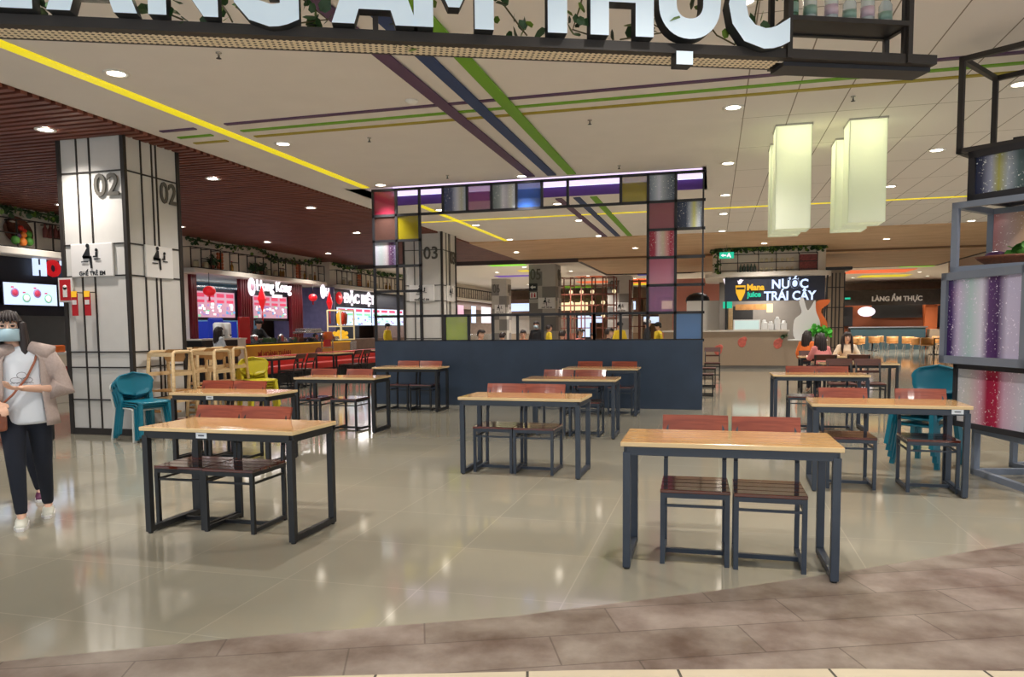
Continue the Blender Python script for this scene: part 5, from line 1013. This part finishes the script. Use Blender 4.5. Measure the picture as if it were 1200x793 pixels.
# ================================================================== PEOPLE
def person(name_label, loc, rz, H=1.6, sit=False, shirt='tee', pants='pants', hair='hair', longhair=False, mask=False, arms=None, detail=.02, cap=None, lean=0, headx=0, shoes='shoe', group=None, feet=None, sleeve=1.0, front=True, seat_h=.47):
    """facing local -y; one continuous body, clothes and hair as children"""
    t = thing('person', name_label, 'person', loc, rz, group); k_ = H/1.6
    hz = (seat_h+.06) if sit else .86*k_
    up = lambda z: (z-.86)*k_+hz            # upper body heights measured on a 1.6 m standing figure
    sx = .165*k_; neck = up(1.32); hc = Vector((headx, -lean-.01, up(1.47)))
    b = MB(); sk = 0
    b.sweep([(0, 0, hz-.02), (0, -lean*.2, up(1.0)), (0, -lean*.6, up(1.16)), (0, -lean*.85, up(1.28))], [(.14*k_, .1*k_), (.115*k_, .085*k_), (.14*k_, .095*k_), (.10*k_, .07*k_)], 14)
    b.sweep([(-sx, -lean*.85, up(1.265)), (0, -lean*.85, up(1.29)), (sx, -lean*.85, up(1.265))], [.05*k_, .055*k_, .05*k_], 10, side=(0, 1, 0))
    b.sweep([(0, -lean*.85, up(1.28)), tuple(hc+Vector((0, .015, -.08)))], [.05*k_, .048*k_], 10)
    b.ball(tuple(hc), (.075*k_, .092*k_, .112*k_)); b.ball(tuple(hc+Vector((0, -.03, -.055))*k_), (.055*k_, .06*k_, .055*k_))
    b.ball(tuple(hc+Vector((0, -.098, -.01))*k_), (.012*k_, .018*k_, .022*k_))
    for q in (-1, 1): b.ball(tuple(hc+Vector((q*.076, .005, -.005))*k_), (.012*k_, .02*k_, .03*k_))
    if arms is None: arms = {-1: [(-.21, .0, 1.02), (-.2, -.1, .8)], 1: [(.21, .0, 1.02), (.2, -.1, .8)]}
    A_ = {}
    for q in (-1, 1):
        e, h = [Vector((p[0]*k_, p[1]*k_, up(p[2]))) for p in arms[q]]; s0 = Vector((q*sx, -lean*.85, up(1.255))); A_[q] = (s0, e, h)
        b.sweep([s0, s0.lerp(e, .5), e], [.046*k_, .042*k_, .036*k_], 10); b.sweep([e, e.lerp(h, .4), h], [.037*k_, .034*k_, .022*k_], 10)
        d = (h-e).normalized(); side = d.cross(Vector((0, 0, 1))); side = side.normalized() if side.length > .1 else Vector((1, 0, 0)); nrm = d.cross(side)
        pl = h+d*.045*k_; b.sweep([h, pl, h+d*.08*k_], [(.024*k_, .014*k_), (.036*k_, .015*k_), (.036*k_, .013*k_)], 10, side=side)
        for i, ln in enumerate((.062, .072, .068, .052)):
            o_ = h+d*.078*k_+side*(i-1.5)*.019*k_; c1 = o_+(d*.55*ln-nrm*.25*ln*q)*k_; c2 = c1+(d*.35*ln-nrm*.45*ln*q)*k_
            b.sweep([o_, c1, c2], [.0095*k_, .0085*k_, .0075*k_], 7)
        th = h+d*.02*k_-side*.03*k_; b.sweep([th, th+(d*.03-side*.018)*k_, th+(d*.055-side*.014-nrm*.01*q)*k_], [.012*k_, .0105*k_, .009*k_], 7)
    # legs
    L_ = {}
    for q in (-1, 1):
        hp = Vector((q*.085*k_, 0, hz))
        if sit: kn = Vector((q*.1*k_, -.4*k_, seat_h+.05)); an = Vector((q*.1*k_, -.38*k_, .09))
        elif feet: an = Vector(feet[q]) + Vector((0, 0, .08*k_)); kn = hp.lerp(an, .52)+Vector((0, -.05*k_, 0))
        else: kn = Vector((q*.09*k_, -.015, .47*k_)); an = Vector((q*.09*k_, .01, .08*k_))
        L_[q] = (hp, kn, an)
        b.sweep([hp, hp.lerp(kn, .5), kn], [.085*k_, .072*k_, .052*k_], 12); b.sweep([kn, kn.lerp(an, .35), an], [.052*k_, .05*k_, .032*k_], 12); b.sweep([an, an+Vector((0, -.1, -.05))*k_], [.03*k_, .025*k_], 8)
    b.build('body', 'skin', t, remesh=detail)
    # trousers
    p = MB()
    for q in (-1, 1):
        hp, kn, an = L_[q]; p.sweep([hp+Vector((0, 0, .02)), hp.lerp(kn, .5), kn, kn.lerp(an, .5), an.lerp(kn, .06)], [(.09*k_, .095*k_), .08*k_, .064*k_, .053*k_, .042*k_], 14)
    p.sweep([(0, 0, hz-.05*k_), (0, 0, hz+.03*k_)], [(.148*k_, .108*k_), (.13*k_, .095*k_)], 16); p.build('trousers', pants, t, remesh=max(detail, .012))
    # top
    s = MB()
    s.sweep([(0, 0, hz-.1*k_ if not sit else hz), (0, -lean*.1, up(.95)), (0, -lean*.4, up(1.1)), (0, -lean*.75, up(1.22)), (0, -lean*.85, up(1.295))], [(.178*k_, .13*k_), (.158*k_, .118*k_), (.155*k_, .112*k_), (.15*k_, .1*k_), (.07*k_, .06*k_)], 18, cr=.12)
    s.sweep([(-sx*1.02, -lean*.85, up(1.262)), (0, -lean*.85, up(1.29)), (sx*1.02, -lean*.85, up(1.262))], [.062*k_, .066*k_, .062*k_], 12, side=(0, 1, 0))
    for q in (-1, 1):
        s0, e, h = A_[q]; en = e.lerp(h, sleeve-.5) if sleeve > .5 else s0.lerp(e, sleeve*2)
        pts = [s0+Vector((-q*.03, 0, .005)), s0.lerp(e, .5)] + ([e, en] if sleeve > .55 else [en]); s.sweep(pts, [.062*k_, .058*k_]+([.054*k_, .05*k_] if sleeve > .55 else [.06*k_]), 12)
    s.build('top', shirt, t, remesh=max(detail, .013))
    # hair
    hr = MB()
    def cap_(u, v):
        a = 2*pi*u; e = v*pi*.62; zz = .128*math.cos(e); rr = math.sin(e); fr = 1
        y = rr*math.sin(a)*.112; x = rr*math.cos(a)*.094
        if math.sin(a) < -.25 and v > .62: zz = .128*math.cos(.62*pi*.62); y = max(y, -.095)
        return tuple(hc+Vector((x, y+.008, zz+.004))*k_)
    hr.grid(20, 8, cap_)
    if longhair:
        for i in range(11):
            a = pi*(-.12+1.24*i/10); x, y = math.cos(a)*.085, math.sin(a)*.1; hr.sweep([tuple(hc+Vector((x, y, .03))*k_), tuple(hc+Vector((x*1.12, y*1.05+.005, -.1))*k_), tuple(hc+Vector((x*1.25, y*1.1+.01, -.24))*k_), tuple(hc+Vector((x*1.2, y*1.1, -.33))*k_)], [.026*k_, .03*k_, .028*k_, .012*k_], 8)
    for i in range(7):
        x = -.06+.02*i; hr.sweep([tuple(hc+Vector((x*.8, -.05, .11))*k_), tuple(hc+Vector((x, -.092, .07))*k_), tuple(hc+Vector((x*1.1, -.098, .035+.01*(i % 2)))*k_)], [.014*k_, .013*k_, .006*k_], 6)
    hr.build('hair', hair, t)
    if longhair and mask:
        gs = MB()
        for q in (-1, 1): gs.sweep([tuple(hc+Vector((q*.034+.026*math.cos(a*pi/6), -.106, .012+.02*math.sin(a*pi/6)))*k_) for a in range(13)], .0018, 5)
        gs.build('spectacles', 'metal', t)
    if cap:
        c = MB(); c.ball(tuple(hc+Vector((0, 0, .06))*k_), (.1*k_, .115*k_, .085*k_)); c.prism([(-.07*k_, -.09*k_), (.07*k_, -.09*k_), (.05*k_, -.18*k_), (-.05*k_, -.18*k_)], 0, .012, 0, TR(hc.x, hc.y, hc.z+.05*k_)); c.build('cap', cap, t)
    if mask:
        m = MB()
        def fm(u, v): a = (u-.5)*2.3; return tuple(hc+Vector((math.sin(a)*.078, -.012-math.cos(a)*(.098+.022*math.sin(pi*v)), -.1+v*.092))*k_)
        m.grid(12, 6, fm); 
        for q in (-1, 1): m.sweep([tuple(hc+Vector((q*.071, -.05, -.03))*k_), tuple(hc+Vector((q*.082, .01, .0))*k_)], .003, 5)
        m.build('face_mask', 'mask' if mask is True else mask, t, solid=.004)
    e = MB()
    for q in (-1, 1): e.ball(tuple(hc+Vector((q*.032, -.083, .012))*k_), (.014*k_, .008*k_, .007*k_), seg=8)
    e.build('eye', 'cloth_black', t)
    if not mask: MB().ball(tuple(hc+Vector((0, -.09, -.055))*k_), (.022*k_, .01*k_, .007*k_), seg=8).build('mouth', mat('lip', rgb(170, 90, 84), .5), t)
    if not sit or detail < .015:
        for q in (-1, 1):
            hp, kn, an = L_[q]; f = MB(); f.sweep([an+Vector((0, .05, -.045))*k_, an+Vector((0, -.04, -.04))*k_, an+Vector((0, -.15, -.055))*k_], [(.038*k_, .04*k_), (.042*k_, .038*k_), (.036*k_, .024*k_)], 12); f = f.build('shoe', shoes, t)
            MB().prism([(an.x-.04*k_, an.y+.09*k_), (an.x+.04*k_, an.y+.09*k_), (an.x+.045*k_, an.y-.1*k_), (an.x+.02*k_, an.y-.19*k_), (an.x-.02*k_, an.y-.19*k_), (an.x-.045*k_, an.y-.1*k_)], an.z-.08*k_, an.z-.058*k_).build('sole', 'sign_white', f)
    return t, hc, A_, up
# walking woman
wl = (-4.9, 4.4, 0); wa = R(44)
wm, hc, AR, up = person('walking woman in a pale blue mask, white tee and open mauve overshirt', wl, wa, 1.57, shirt='tee', mask=True, longhair=True, detail=.007, headx=-.07, sleeve=.45,
    arms={1: [(.23, .02, 1.0), (.0, -.2, 1.03)], -1: [(-.23, .0, 1.0), (-.15, -.2, .93)]}, feet={-1: (-.05, -.12, 0), 1: (.1, .22, .0)})
# overshirt: open shell with wide sleeves
j = MB(); k_ = 1.57/1.6
lev = [(up(.74), .215, .165), (up(.9), .195, .15), (up(1.02), .18, .14), (up(1.14), .178, .132), (up(1.24), .172, .118), (up(1.30), .105, .08)]
def fj(u, v):
    a = -pi/2+R(40)+u*(2*pi-R(80)); f = v*(len(lev)-1); i = min(int(f), len(lev)-2); g = f-i
    z, rx, ry = [lev[i][c]*(1-g)+lev[i+1][c]*g for c in range(3)]; wv = 1+.03*math.sin(a*7+z*9)*(1-v)
    return (rx*math.cos(a)*wv, ry*math.sin(a)*wv, z)
j.grid(40, 14, fj)
for q in (-1, 1):
    s0, e, h = AR[q]; en = e.lerp(h, .3); j.sweep([s0+Vector((-q*.02, 0, 0)), s0.lerp(e, .4), e+Vector((q*.01, .01, -.01)), en], [.075, .082, .088, .08], 16, caps=False)
for q in (-1, 1):
    j.sweep([(q*.055, .02, up(1.315)), (q*.11, .012, up(1.30)), (q*.175, .005, up(1.262))], [(.05, .085), (.052, .1), (.075, .085)], 14, side=(0, 0, 1), cr=.2)
j.build('overshirt', 'jacket', wm, solid=.006)
pr_ = MB()
for cx, cz, rx, rz_ in ((0, up(1.12), .03, .022), (-.035, up(1.085), .035, .02), (.035, up(1.085), .03, .018)):
    pts = [(cx+rx*math.cos(a*pi/8), -.118, cz+rz_*math.sin(a*pi/8)) for a in range(17)]; pr_.sweep(pts, .0016, 4)
pr_.sweep([(-.07+.01*i, -.118, up(1.06)+.006*(i % 2)) for i in range(15)], .0016, 4); pr_.build('shirt_print', 'ink', wm)
st = MB(); st.sweep([(.1, .0, up(1.31)), (.085, -.115, up(1.22)), (.03, -.135, up(1.1)), (-.06, -.145, up(.98)), (-.16, -.15, up(.88))], (.008, .004), 6); st.build('bag_strap', 'leather', wm)
bg = thing('shoulder_bag', 'brown leather shoulder bag at the hip of the walking woman', 'bag', tuple(TR(*wl, wa) @ Vector((-.2, -.16, up(.72)))), wa); MB().box(-.1, .1, -.03, .03, 0, .16).build('bag_body', 'leather', bg, bevel=.02); MB().box(-.1, .1, -.036, -.03, .07, .16).build('flap', 'leather', bg, bevel=.005)
MB().sweep([(-.09, 0, .15), (-.05, -.01, .24), (.05, -.01, .26), (.09, 0, .15)], .006, 6).build('handle', 'leather', bg)
person('second walker in plum shoes directly behind the masked woman', (-5.6, 4.86, 0), R(46), 1.47, shirt='cloth_black', detail=.012, shoes='shoe_purple', feet={-1: (-.24, -.05, 0), 1: (.2, .05, 0)}, headx=0)
# stall staff
person('cashier girl with long black hair and white shirt at the black service counter', (-12.0, 16.35, 0), R(160), 1.5, shirt='tee', longhair=True, arms={-1: [(-.2, -.05, 1.05), (-.1, -.28, 1.02)], 1: [(.2, -.05, 1.05), (.12, -.3, 1.04)]})
person('cook in black shirt and cap reaching over the yellow counter', (-13.5, 20.2, 0), R(75), 1.72, shirt='cloth_black', cap='cloth_black', lean=.14, arms={-1: [(-.2, -.2, 1.08), (-.12, -.42, 1.0)], 1: [(.22, -.2, 1.08), (.2, -.45, 1.04)]})
person('stall keeper in yellow shirt at the third stall', (-12.9, 28.5, 0), R(80), 1.62, shirt='cloth_yellow', cap='cloth_black')
# seated pair at the right table
person('seated person in salmon top seen from behind, long dark hair', (2.12, 16.15, 0), R(200), 1.55, True, 'cloth_pink', longhair=True, lean=.1, arms={-1: [(-.22, -.12, 1.06), (-.15, -.34, 1.08)], 1: [(.22, -.12, 1.06), (.15, -.34, 1.08)]})
person('seated person in cream knitted sweater facing the hall', (2.72, 17.25, 0), R(0), 1.58, True, 'cloth_cream', longhair=True, lean=.12, arms={-1: [(-.25, -.12, 1.05), (-.1, -.36, 1.06)], 1: [(.25, -.12, 1.05), (.14, -.36, 1.06)]})
person('seated person in orange top beyond the salmon shirted one', (2.25, 20.2, 0), R(150), 1.6, True, 'cloth_orange', longhair=True, lean=.05)
# diners beyond the low wall
G3 = 'diners beyond the low wall'
for i, (x, y, a, sit, H_, sh, cap_, mk, lb) in enumerate(((-6.6, 20.9, 60, True, 1.8, 'cloth_orange', None, False, 'diner in orange sitting just past the lime panel'),
        (-6.25, 22.0, 160, True, 1.6, 'tee', None, False, 'diner in white with short dark hair, before pillar 06'), (-5.6, 22.2, 20, True, 1.75, 'cloth_orange', None, False, 'diner in orange top before pillar 05'),
        (-5.35, 23.0, 0, False, 1.6, 'cloth_black', None, 'mask', 'masked waiter in black standing before pillar 05'), (-5.0, 23.2, 120, False, 1.5, 'cloth_yellow', None, False, 'person in yellow standing next to the masked waiter'),
        (-4.3, 21.6, 170, True, 1.72, 'tee', None, False, 'diner in white right before the rust red rack'), (-3.95, 22.4, 60, True, 1.8, 'cloth_pink', None, False, 'diner in salmon before the rust red rack'),
        (-3.35, 22.0, -20, True, 1.55, 'cloth_black', None, False, 'diner in black before pillar 07, head bent'), (-2.95, 21.3, 90, True, 1.85, 'cloth_black', None, False, 'bulky dark clad diner beside pillar 07'),
        (-2.85, 23.8, 30, False, 1.55, 'cloth_yellow', 'cloth_black', False, 'stall worker in yellow and black cap beside pillar 07'), (-1.9, 22.6, 90, False, 1.62, 'cloth_black', 'sign_white', False, 'worker in black with white cap under the mauve panel'),
        (-1.6, 23.0, -60, False, 1.52, 'cloth_yellow', 'cloth_black', False, 'worker in yellow and red apron beside the blue panel'))):
    person(lb, (x, y, 0), R(a), H_, sit, sh, cap=cap_, mask=mk, group=G3, detail=.022, pants='cloth_red' if i == 11 else 'pants', lean=.1 if sit else 0)
    if sit: chair('dark', x+.1*math.sin(R(a)), y-.1*math.cos(R(a)), R(a), 'dark chair carrying the %s' % lb.split(' with ')[0], 'chairs of the diners')
for x, y, i in ((-6.6, 22.6, 0), (-5.2, 21.4, 1), (-3.8, 21.3, 2), (-2.6, 22.6, 3)): btable(x, y, R(0), 'oak table of the diners beyond the low wall, %s from the lime panel' % ordn[i])
# lit fronts against the back wall, seen between the pillars
for i, (x, w_, c_, lb) in enumerate(((-12, 2.2, 'g_bluewhite', 'far lit stall front nearest pillar 06'), (-8.6, 1.8, 'g_warm', 'far warm lit stall front between pillars 06 and 05'), (-5.5, 1.6, 'g_bluewhite', 'far blue-white lit stall front behind the rust rack'), (-2.4, 1.4, 'g_warm', 'far warm lit stall front past pillar 07'))):
    t = thing('food_stall', lb, 'stall', (x, 47.5, 0), 0, 'far stall fronts'); MB().box(-w_/2-.3, w_/2+.3, 0, 1.5, 2.3, 3.2).build('header', 'brown_wall', t); MB().box(-w_/2, w_/2, -.05, 0, 2.45, 2.95).build('lit_sign', c_, t)
    MB().box(-w_/2-.3, w_/2+.3, 1.3, 1.5, 0, 2.3).build('rear_wall', 'fascia', t); MB().box(-w_/2-.3, w_/2+.3, -.3, .2, 0, 1.0).build('counter', 'salmon_wall' if i % 2 else 'stone', t)
